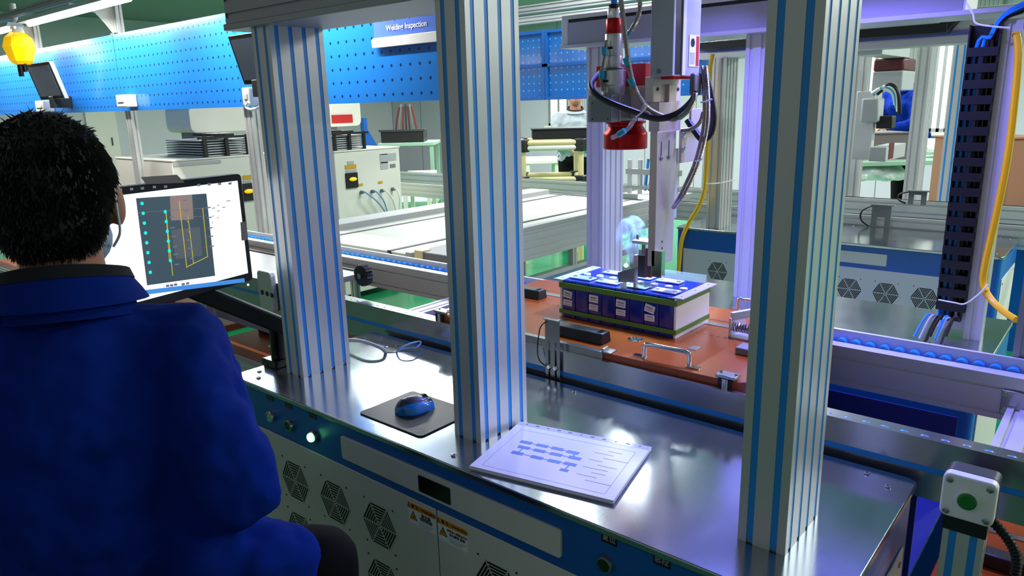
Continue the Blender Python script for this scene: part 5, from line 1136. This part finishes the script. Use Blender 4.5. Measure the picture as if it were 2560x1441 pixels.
    rows = [ring(0.108, -0.006, 0.016), ring(0.100, 0.012, 0.022), ring(0.090, 0.030, 0.026), ring(0.082, 0.030, 0.026), ring(0.092, -0.03, 0.02)]
    vs = sum(rows, []); cl.add(vs, [(a*n+k, a*n+(k+1) % n, (a+1)*n+(k+1) % n, (a+1)*n+k) for a in range(4) for k in range(n)]); cl.build('collar', cloth, t)
    cb_ = MB(); rows = [ring(0.0915, 0.030, 0.026), ring(0.087, 0.046, 0.028), ring(0.078, 0.046, 0.028), ring(0.080, 0.020, 0.026)]
    vs = sum(rows, []); cb_.add(vs, [(a*n+k, a*n+(k+1) % n, (a+1)*n+(k+1) % n, (a+1)*n+k) for a in range(3) for k in range(n)]); cb_.build('collar_band', 'jacket_dark', t)
    # trousers and shoes
    tr = MB(); tr.ball(hip-Vector((0, 0, 0.02)), 0.185, 0.15, 0.12, n=18, m=12, R=B3)
    for i in (0, 1):
        hp_ = hip+r*(0.095 if i else -0.095); tr.capsule(hp_, knee[i], 0.098, 0.075, 16); tr.capsule(knee[i], foot[i]+Vector((0, 0, 0.04)), 0.072, 0.058, 16)
    to = tr.build('trousers', legs, t); remesh(to, 0.016, 6)
    for i in (0, 1):
        s_ = MB(); s_.capsule(foot[i]-fh*0.04+Vector((0, 0, -0.005)), foot[i]+fh*0.14+Vector((0, 0, -0.012)), 0.045, 0.038, 14); so = s_.build('shoe', 'black', t)
    # hair: cap of short strands
    h = MB(); h.ball(L(0, -0.016, 0.030), 0.090, 0.104, 0.108, n=26, m=16, R=Rm); h.ball(L(0, -0.052, -0.030), 0.074, 0.058, 0.062, n=20, m=12, R=Rm); h.ball(L(0, 0.045, 0.088), 0.062, 0.05, 0.034, n=14, m=8, R=Rm)
    for s_ in (-1, 1): h.ball(L(s_*0.062, -0.052, 0.004), 0.020, 0.036, 0.046, n=14, m=10, R=Rm)
    balls = [((0, -0.016, 0.030), (0.090, 0.104, 0.108)), ((0, -0.052, -0.030), (0.074, 0.058, 0.062)), ((0, 0.045, 0.088), (0.062, 0.05, 0.034)), ((-0.062, -0.052, 0.004), (0.020, 0.036, 0.046)), ((0.062, -0.052, 0.004), (0.020, 0.036, 0.046))]
    rnd = random.Random(3); k = 0; tries = 0
    while k < hair_n and tries < hair_n*6:
        tries += 1
        bi = rnd.choices(range(5), (6, 3, 1, 0.8, 0.8))[0]; c_, ra = balls[bi]; z = rnd.uniform(-1, 1); a = rnd.uniform(0, 6.283); q = math.sqrt(max(0, 1-z*z))
        u = Vector((q*math.cos(a), q*math.sin(a), z)); lp = Vector((c_[0]+u.x*ra[0], c_[1]+u.y*ra[1], c_[2]+u.z*ra[2]))
        if any(sum(((lp[i]-b2[0][i])/b2[1][i])**2 for i in range(3)) < 0.97 for j2, b2 in enumerate(balls) if j2 != bi): continue
        if lp.y > 0.05 and lp.z < 0.075: continue
        if abs(lp.x) > 0.05 and lp.y > -0.03 and lp.z < 0.03: continue
        if lp.z < -0.085: continue
        k += 1; p = L(*lp); nl = Vector((u.x/ra[0], u.y/ra[1], u.z/ra[2])).normalized(); nrm_ = (Rm@nl).normalized()
        dv_ = (nrm_*0.28+fd*(0.5 if lp.z > 0.10 else -0.1)-zz*(0.9 if lp.z < 0.10 else 0.25)+Vector((rnd.uniform(-.4, .4), rnd.uniform(-.4, .4), rnd.uniform(-.3, .3)))).normalized(); sd = dv_.cross(nrm_).normalized()*0.0016; ln = rnd.uniform(0.010, 0.019)*(0.75 if lp.z < 0 else 1)
        h.add([p-sd-nrm_*0.003, p+sd-nrm_*0.003, p+dv_*ln, p+nrm_*0.003], [(0, 1, 2), (1, 3, 2), (3, 0, 2)])
    h.build('hair', hairm, t)
    if mask:
        m_ = MB(); m_.ball(L(0, 0.052, -0.062), 0.064, 0.062, 0.056, n=20, m=12, R=Rm); m_.build('face_mask', 'mask', t)
        for s_ in (-1, 1): MB().tube(bez([L(s_*0.066, 0.045, -0.035), L(s_*0.085, 0.012, 0.012), L(s_*0.090, -0.026, 0.020), L(s_*0.090, -0.028, -0.02), L(s_*0.084, 0.0, -0.055), L(s_*0.064, 0.045, -0.08)]), 0.0022, 6).build('mask_loop', 'white_plastic', t)
    return t
# the operator, seated before the bench, back to the camera
fO = Vector((-0.86, 0.51, -0.16)).normalized(); rO = Vector((0.51, 0.86, 0))
NO = P(176, 752, d=1.165); HO = P(140, 508, d=1.165)
hipO = Vector((NO.x+0.015, NO.y-0.01, NO.z-0.53))
shR, shL = P(446, 880, d=1.215), NO-rO*0.19-Vector((0, 0, 0.085))
elR, elL = P(604, 1222, d=1.16), NO-rO*0.27+fO*0.02-Vector((0, 0, 0.33))
wrR = elR+Vector((-0.20, 0.03, -0.06)); wrL = elL+Vector((-0.22, 0.12, 0.0))
fh = Vector((-0.86, 0.51, 0)).normalized()
knR, knL = P(800, 1412, d=1.36), hipO-rO*0.15+fh*0.42-Vector((0, 0, 0.03))
ftR, ftL = Vector((knR.x, knR.y, FZ+0.31))-fh*0.03, Vector((knL.x, knL.y, FZ+0.31))-fh*0.02
OP = person('person in a blue work jacket seated before the monitor, seen from behind', NO, HO, fO, hipO, (shL, shR), (elL, elR), (wrL, wrR), (knL, knR), (ftL, ftR), legs='trousers', extra=((P(700, 1415, d=1.235), 0.060), (P(640, 1420, d=1.22), 0.075), (P(560, 1400, d=1.22), 0.09)))
so = thing('stool', 'black round padded stool under the seated person', 'stool')
sz = hipO.z-0.125; sc_ = hipO+rO*0.10
MB().lathe((sc_.x, sc_.y, sz), [(0.17, -0.085), (0.205, -0.07), (0.215, -0.03), (0.20, 0.0), (0.15, 0.008)], n=36).build('cushion', 'black', so)
MB().cyl((sc_.x, sc_.y, FZ+0.08), (sc_.x, sc_.y, sz-0.085), 0.028, n=14).build('column', 'chrome', so)
pts = [(sc_.x+0.22*math.cos(k*math.pi/12), sc_.y+0.22*math.sin(k*math.pi/12), FZ+0.265) for k in range(25)]
MB().tube(pts, 0.012, 8).build('foot_ring', 'chrome', so)
for k in range(3): a_ = k*math.pi/1.5; MB().bar((sc_.x, sc_.y, FZ+0.265), (sc_.x+0.22*math.cos(a_), sc_.y+0.22*math.sin(a_), FZ+0.265), 0.015, 0.015).build('ring_spoke', 'chrome', so)
for k in range(5): a_ = k*2*math.pi/5; e_ = (sc_.x+0.27*math.cos(a_), sc_.y+0.27*math.sin(a_), FZ+0.03); MB().bar((sc_.x, sc_.y, FZ+0.09), e_, 0.04, 0.03).build('base_arm', 'black', so); MB().ball((e_[0], e_[1], FZ+0.026), 0.026, n=10, m=7).build('castor', 'black', so)
# worker in grey behind the pipe rack
def far_person(label, px, pyN, d, lean, cloth, arm_px, face, vox=0.014, **k):
    N = P(px, pyN, d=d); fv = Vector(face).normalized(); r = fv.cross(Vector((0, 0, 1))); H = N+Vector((0, 0, 0.185))+fv*0.05*lean
    hip = N-Vector((0, 0, 0.50))-fv*0.16*lean; sh = (N-r*0.18-Vector((0, 0, 0.07)), N+r*0.18-Vector((0, 0, 0.07)))
    el = (sh[0]-r*0.06+fv*0.05-Vector((0, 0, 0.27)), sh[1]+r*0.06+fv*0.05-Vector((0, 0, 0.27)))
    wr = (el[0]+r*0.14+fv*0.18-Vector((0, 0, 0.03)), el[1]-r*0.14+fv*0.18-Vector((0, 0, 0.03)))
    zf = FZ+0.06; kn = [hip+r*s_*0.10+fv*0.03-Vector((0, 0, (hip.z-zf)*0.48)) for s_ in (-1, 1)]; ft = [Vector((q.x, q.y, zf))-fv*0.03 for q in kn]
    return person(label, N, H, fv+Vector((0, 0, -0.35*lean)), hip, sh, el, wr, kn, ft, cloth=cloth, vox=vox, hair_n=300, **k)
far_person('person in a grey work jacket leaning over the rack with the tote box', 1438, 280, 8.0, 1.0, 'grey_cloth', None, (0.62, -0.78, 0), mask=False)
far_person('person in a blue work jacket bending behind the second welding unit', 2262, 225, 7.6, 1.0, 'jacket', None, (-0.55, -0.83, 0), mask=False)
# ---------------------------------------------------------------- monitor on its arm
MO = P(603, 434, d=2.0); hM = Vector((-0.20, 0.98, 0)).normalized(); nM = hM.cross(Vector((0, 0, 1))).normalized(); WM, HM = 0.485, 0.300
UZ = Vector((0, 0, 1)); cM = MO-hM*WM/2-UZ*HM/2
mon = thing('monitor', 'black framed monitor with a bright white screen on an arm', 'monitor')
def mpl(px, py, off):
    r = ray(px, py); t_ = (cM+nM*off-CAM).dot(nM)/r.dot(nM); return CAM+r*t_
rr = rrect(-WM/2, WM/2, -HM/2, HM/2, 0.012)
def slab(poly, o0, o1):
    m = MB(); n = len(poly); vs = [cM+hM*u+UZ*v+nM*o for o in (o0, o1) for u, v in poly]
    return m.add(vs, [tuple(range(n-1, -1, -1)), tuple(range(n, 2*n))]+[(i, (i+1) % n, n+(i+1) % n, n+i) for i in range(n)])
slab(rr, -0.034, 0.0).build('case', 'black', mon, bevel=0.003)
scr = slab(rrect(-WM/2+0.016, WM/2-0.016, -HM/2+0.024, HM/2-0.018, 0.001), 0.0, 0.0008).build('screen', 'screen_white', mon)
def mpoly(nm, px, off, m, par=scr):
    vs = [mpl(x, y, off) for x, y in px]; n = len(vs); mb = MB(); mb.add(vs+[v-nM*0.0006 for v in vs], [tuple(range(n)), tuple(range(2*n-1, n-1, -1))]+[(i, n+i, n+(i+1) % n, (i+1) % n) for i in range(n)])
    return mb.build(nm, m, par)
mpoly('image_view', [(340, 496), (516, 484), (538, 690), (368, 714)], 0.0018, 'screen_dark')
mpoly('image_glow', [(425, 491), (480, 487), (484, 548), (428, 552)], 0.0024, 'screen_glow'); mpoly('image_block', [(428, 575), (500, 568), (506, 640), (440, 648)], 0.0024, mat('screen_mid', S(78, 84, 90), 0.2, emit=S(84, 92, 98), estr=0.9))
mpoly('task_bar', [(mpl(262, 748, 0)-mpl(262, 748, 0)).x*0+330 if False else 326, 735] and [(326, 730), (611, 696), (612, 706), (336, 741)], 0.0018, 'screen_blue')
def mline(p, q, w, m, off=0.003):
    a, b = mpl(*p, off), mpl(*q, off); return (a, b, w, m)
for grp, m, segs, w in (('yellow_line', 'screen_line', [((414, 525), (432, 690)), ((448, 503), (467, 670)), ((507, 522), (519, 642)), ((467, 668), (519, 642)), ((470, 540), (484, 660)), ((415, 530), (424, 655))], 0.0016), ('white_line', 'screen_grey', [((345, 532), (515, 520)), ((450, 545), (515, 540))], 0.0012)):
    for p, q in segs: MB().bar(mpl(*p, 0.003), mpl(*q, 0.003), w, 0.0004, up=nM).build(grp, m, scr)
for k in range(8):
    c_ = mpl(355+k*2.95, 509+k*24.6, 0.003); MB().lathe(c_, [(0.0042, 0), (0.0042, 0.0004), (0.0026, 0.0004), (0.0026, 0)], nM, 14).build('cyan_ring', 'screen_cyan', scr)
for k in range(6):
    c_ = mpl(413+k*2.6, 530+k*24.4, 0.0034); MB().lathe(c_, [(0.0042, 0), (0.0042, 0.0004), (0.0026, 0.0004), (0.0026, 0)], nM, 14).build('cyan_ring', 'screen_cyan', scr)
dots = MB()
for p in [(448, 503), (451, 530), (453, 553), (457, 578), (460, 603), (462, 625), (465, 650), (467, 668), (507, 522), (509, 546), (512, 573), (514, 594), (516, 619), (519, 642), (470, 555), (473, 580)]: dots.cyl(mpl(*p, 0.003), mpl(*p, 0.0036), 0.0018, n=8)
dots.build('marker_dots', 'screen_red', scr, stuff=True)
tg = MB()
for p in [(458, 502), (460, 528), (463, 551), (466, 576), (468, 601), (471, 622), (474, 647), (516, 520), (518, 545), (520, 571), (522, 592), (524, 617), (424, 543), (426, 570), (429, 592), (432, 618), (434, 637), (437, 662)]: tg.bar(mpl(*p, 0.0032), mpl(p[0]+11, p[1]-1.5, 0.0032), 0.0034, 0.0004, up=nM)
tg.build('marker_tags', 'screen_grey', scr, stuff=True)
ic = MB()
for p in [(301, 475), (329, 473), (356, 471), (386, 468), (414, 467), (497, 463), (523, 461), (549, 460), (575, 459), (419, 715), (429, 714), (439, 712), (458, 711), (469, 709)]: ic.bar(mpl(p[0]-4, p[1]+0.4, 0.002), mpl(p[0]+4, p[1]-0.4, 0.002), 0.006, 0.0004, up=nM)
ic.build('toolbar_icons', 'screen_grey', scr, stuff=True)
mm = MB()
for p in [(530, 521, 8), (530, 541, 4), (543, 514, 5), (543, 528, 7), (543, 545, 4), (556, 519, 8), (566, 503, 10), (530, 557, 3)]: mm.bar(mpl(p[0], p[1], 0.002), mpl(p[0]+p[2], p[1]-0.8, 0.002), 0.0022, 0.0004, up=nM)
mm.build('side_text', 'screen_grey', scr, stuff=True)
mat('tape', S(176, 158, 146), 0.6)
mpoly('tape', [(352, 443), (442, 437), (462, 457), (366, 461)], 0.003, 'tape', mon); mpoly('tape', [(601, 556), (616, 554), (620, 600), (604, 602)], 0.003, 'tape', mon)
mpoly('power_light', [(618, 710), (623, 710), (623, 715), (618, 715)], 0.002, 'screen_white', mon)
# arm
ar = thing('monitor_stand', 'black jointed monitor stand clamped to the end of the bench', 'stand')
bs = P(676, 902, z=0.0); bx_, by_ = bs.x, bs.y
if bx_ < XL+0.035: bx_ = XL+0.035
c1 = Vector((bx_, by_, 0.012)); c2 = Vector((bx_, by_, P(690, 800, x=bx_).z-0.01))
MB().box(bx_-0.035, bx_+0.03, by_-0.035, by_+0.035, 0.0005, 0.022).build('clamp_plate', 'black_gloss', ar, bevel=0.002)
MB().box(XL-0.034, XL-0.004, by_-0.02, by_+0.02, -0.10, 0.012).build('clamp_jaw', 'black', ar, bevel=0.003)
MB().cyl(c1, c2, 0.024, 0.022, n=20).build('column', 'black_gloss', ar)
vesa = cM-nM*0.034-UZ*0.105+hM*0.06
elbow_ = c2+Vector((0, 0, 0.0)); w1 = vesa-nM*0.055-UZ*0.02
MB().bar(c2+(c2-w1).normalized()*0.03, w1, 0.046, 0.046).build('upper_arm', 'black', ar, bevel=0.006)
MB().bar(c2+UZ*0.0235+(c2-w1).normalized()*0.02, w1+UZ*0.0235, 0.028, 0.004).build('arm_cover', 'dark_grey', ar, bevel=0.001)
MB().cyl(w1-UZ*0.03, w1+UZ*0.045, 0.018, n=16).build('tilt_joint', 'black', ar)
MB().obox(vesa-nM*0.008+UZ*0.03, hM*0.05, UZ*0.05, nM*0.006).build('mount_plate', 'black', ar, bevel=0.002)
MB().bar(w1+UZ*0.03, vesa-nM*0.01+UZ*0.03, 0.03, 0.03).build('tilt_head', 'black', ar, bevel=0.003)
# ---------------------------------------------------------------- things lying on the bench
mp = MB().rprism(-0.350, -0.128, -0.061, 0.116, 0.012, 0.0002, 0.0032).build('mouse_pad', 'black', bevel=0.0008)
MP = thing('mouse_pad', 'black mouse pad with an oval print on the stainless bench top', 'mouse pad'); mp.parent = MP; mp.name = 'pad'
lg = P(1042, 1077, z=0.0035); a_ = Vector((0.75, 0.66, 0)).normalized()
ov = MB(); n = 28; pv_ = Vector((-a_.y, a_.x, 0))
vs = [Vector((lg.x, lg.y, 0.0034))+a_*(0.019*s_*math.cos(2*math.pi*k/n))+pv_*(0.0095*s_*math.sin(2*math.pi*k/n)) for s_ in (1, 0.88) for k in range(n)]
ov.add(vs, [(k, (k+1) % n, n+(k+1) % n, n+k) for k in range(n)]).build('oval_print', 'mid_grey', MP)
MS = thing('computer_mouse', 'dark grey and blue computer mouse on the black pad', 'mouse')
mc = P(1038, 1030, z=0.02); dm = Vector((0.30, 0.95, 0)).normalized(); sm_ = Vector((dm.y, -dm.x, 0)); mx_, my_ = -0.252, 0.035
def shell(h0, h1, w, sc, cut=None):
    m = MB(); nu, nv = 22, 10; vs = []; fs = []
    for i in range(nu):
        t_ = i/(nu-1)*2-1; prof_ = math.sqrt(max(0.0, 1-abs(t_)**2.6)); wid = w*prof_*(1+0.10*math.cos(t_*3.0)-0.12*math.exp(-((t_-0.15)/0.35)**2)); hh = h0+(h1-h0)*prof_**0.8*(1-0.16*t_-0.12*t_*t_)
        for k in range(nv):
            q = math.pi*k/(nv-1); vs.append(Vector((mx_, my_, 0.0034))+dm*(t_*0.052*sc)+sm_*(wid*sc*math.cos(q))+Vector((0, 0, max(0.0, hh*math.sin(q)**0.7))))
    for i in range(nu-1): fs += [(i*nv+k, i*nv+k+1, (i+1)*nv+k+1, (i+1)*nv+k) for k in range(nv-1)]+[(i*nv, (i+1)*nv, (i+1)*nv+nv-1, i*nv+nv-1)]
    return m.add(vs, fs)
shell(0.002, 0.030, 0.033, 1.0).build('blue_side', 'mouse_blue', MS)
m_ = shell(0.004, 0.0365, 0.026, 0.97); m_.build('top_shell', 'mouse_grey', MS)
MB().cyl(Vector((mx_, my_, 0.030))+dm*0.026-sm_*0.004, Vector((mx_, my_, 0.030))+dm*0.026+sm_*0.004, 0.009, n=16).build('scroll_wheel', 'black', MS)
# document
DC = thing('document', 'paper sheaf in a punched clear sleeve with a blue block diagram', 'document')
tl, tr_, br_, bl_ = Vector((0.0055, 0.128, 0)), Vector((0.309, 0.197, 0)), Vector((0.363, -0.036, 0)), Vector((0.060, -0.100, 0))
def quad(nm, c4, z0, z1, m, par=DC, smooth=False):
    vs = [Vector((v.x, v.y, z0)) for v in c4]+[Vector((v.x, v.y, z1)) for v in c4]
    return MB().add(vs, [(3, 2, 1, 0), (4, 5, 6, 7), (0, 1, 5, 4), (1, 2, 6, 5), (2, 3, 7, 6), (3, 0, 4, 7)]).build(nm, m, par)
ux = (tr_-tl).normalized(); uy = (tl-bl_).normalized()
for k in range(4): off = ux*0.0016*(k % 2)-uy*0.0012*(k % 3); quad('sheet', [v+off for v in (tl, tr_, br_, bl_)], 0.0005+k*0.0021, 0.0020+k*0.0021, 'paper')
ZD = 0.0085; sv_ = quad('sleeve', (tl, tr_, br_, bl_), 0.0083, ZD, 'film')
quad('punched_edge', (tl, tr_, tr_-uy*0.017, tl-uy*0.017), ZD, ZD+0.0003, mat('edge_strip', S(214, 216, 222), 0.2), sv_)
for k in range(11):
    q = tl.lerp(tr_, 0.07+k*0.086)-uy*0.0085; w_ = 0.0026 if k in (0, 2, 5, 8, 10) else 0.0055
    m_ = MB(); m_.prism([(q.x+ux.x*w_*math.cos(a)+uy.x*0.0028*math.sin(a), q.y+ux.y*w_*math.cos(a)+uy.y*0.0028*math.sin(a)) for a in [2*math.pi*i/12 for i in range(12)]], ZD+0.0003, ZD+0.0005, 'z'); m_.build('punch_hole', 'mid_grey', sv_)
def dpx(cx, cy): return P(1100+cx/2.995, 960+cy/2.995, z=ZD)
blocks = [(645, 440), (765, 465), (880, 488), (995, 515), (628, 478), (745, 503), (868, 530), (1010, 557), (580, 520), (725, 553), (855, 582), (975, 603), (930, 648)]
for i, (cx, cy) in enumerate(blocks):
    c = dpx(cx, cy); w_ = 0.0135 if i < 12 else 0.009; h_ = 0.0062 if i < 12 else 0.005
    vs = [c-ux*w_-uy*h_, c+ux*w_-uy*h_, c+ux*w_+uy*h_, c-ux*w_+uy*h_]; quad('diagram_block', vs, ZD, ZD+0.0003, 'print_blue', sv_)
for a, b in ((0, 1), (1, 2), (2, 3), (4, 5), (5, 6), (6, 7), (8, 9), (9, 10), (10, 11), (11, 12), (3, 7), (4, 8)):
    p, q = dpx(*blocks[a]), dpx(*blocks[b]); MB().bar((p.x, p.y, ZD+0.00012), (q.x, q.y, ZD+0.00012), 0.003, 0.0002).build('diagram_link', 'print_blue', sv_)
fr_ = [tl.lerp(bl_, 0.16).lerp(tr_.lerp(br_, 0.16), 0.07), tl.lerp(bl_, 0.16).lerp(tr_.lerp(br_, 0.16), 0.93), tl.lerp(bl_, 0.94).lerp(tr_.lerp(br_, 0.94), 0.93), tl.lerp(bl_, 0.94).lerp(tr_.lerp(br_, 0.94), 0.07)]
for i in range(4): MB().bar(fr_[i]+UZ*(ZD+0.0001), fr_[(i+1) % 4]+UZ*(ZD+0.0001), 0.0008, 0.0002).build('frame_line', 'print_grey', sv_)
tx2 = MB()
for k in range(9):
    p = tl.lerp(bl_, 0.24+0.07*k).lerp(tr_.lerp(br_, 0.24+0.07*k), 0.68 if k % 2 else 0.76); tx2.bar(p+UZ*(ZD+0.0001), p+ux*(0.03+0.012*(k % 3))+UZ*(ZD+0.0001), 0.0016, 0.0002)
tx2.build('small_print', 'print_grey', sv_, stuff=True)
# ---------------------------------------------------------------- origins at the base of each thing
done = set()
for o in [o for o in COL.objects if o.parent is None and o.type in ('EMPTY', 'MESH')]:
    meshes = []
    def walk(q, off):
        if q.type == 'MESH':
            meshes.append((q, off))
        for c in q.children: walk(c, off+c.location)
    walk(o, Vector((0, 0, 0)))
    lo = Vector((1e9,)*3); hi = Vector((-1e9,)*3)
    for q, off in meshes:
        for v in q.data.vertices:
            for i in range(3):
                c = v.co[i]+off[i]
                if c < lo[i]: lo[i] = c
                if c > hi[i]: hi[i] = c
    if lo.x > hi.x: continue
    base = Vector(((lo.x+hi.x)/2, (lo.y+hi.y)/2, lo.z))
    if o.type == 'EMPTY':
        o.location = o.location+base
        for c in o.children: c.location = c.location-base
    elif o.data.users == 1 and not o.children and o.rotation_euler[:] == (0, 0, 0) and 'kind' not in o and not o.modifiers:
        o.data.transform(Matrix.Translation(-base)); o.location = o.location+base
bpy.context.view_layer.update()
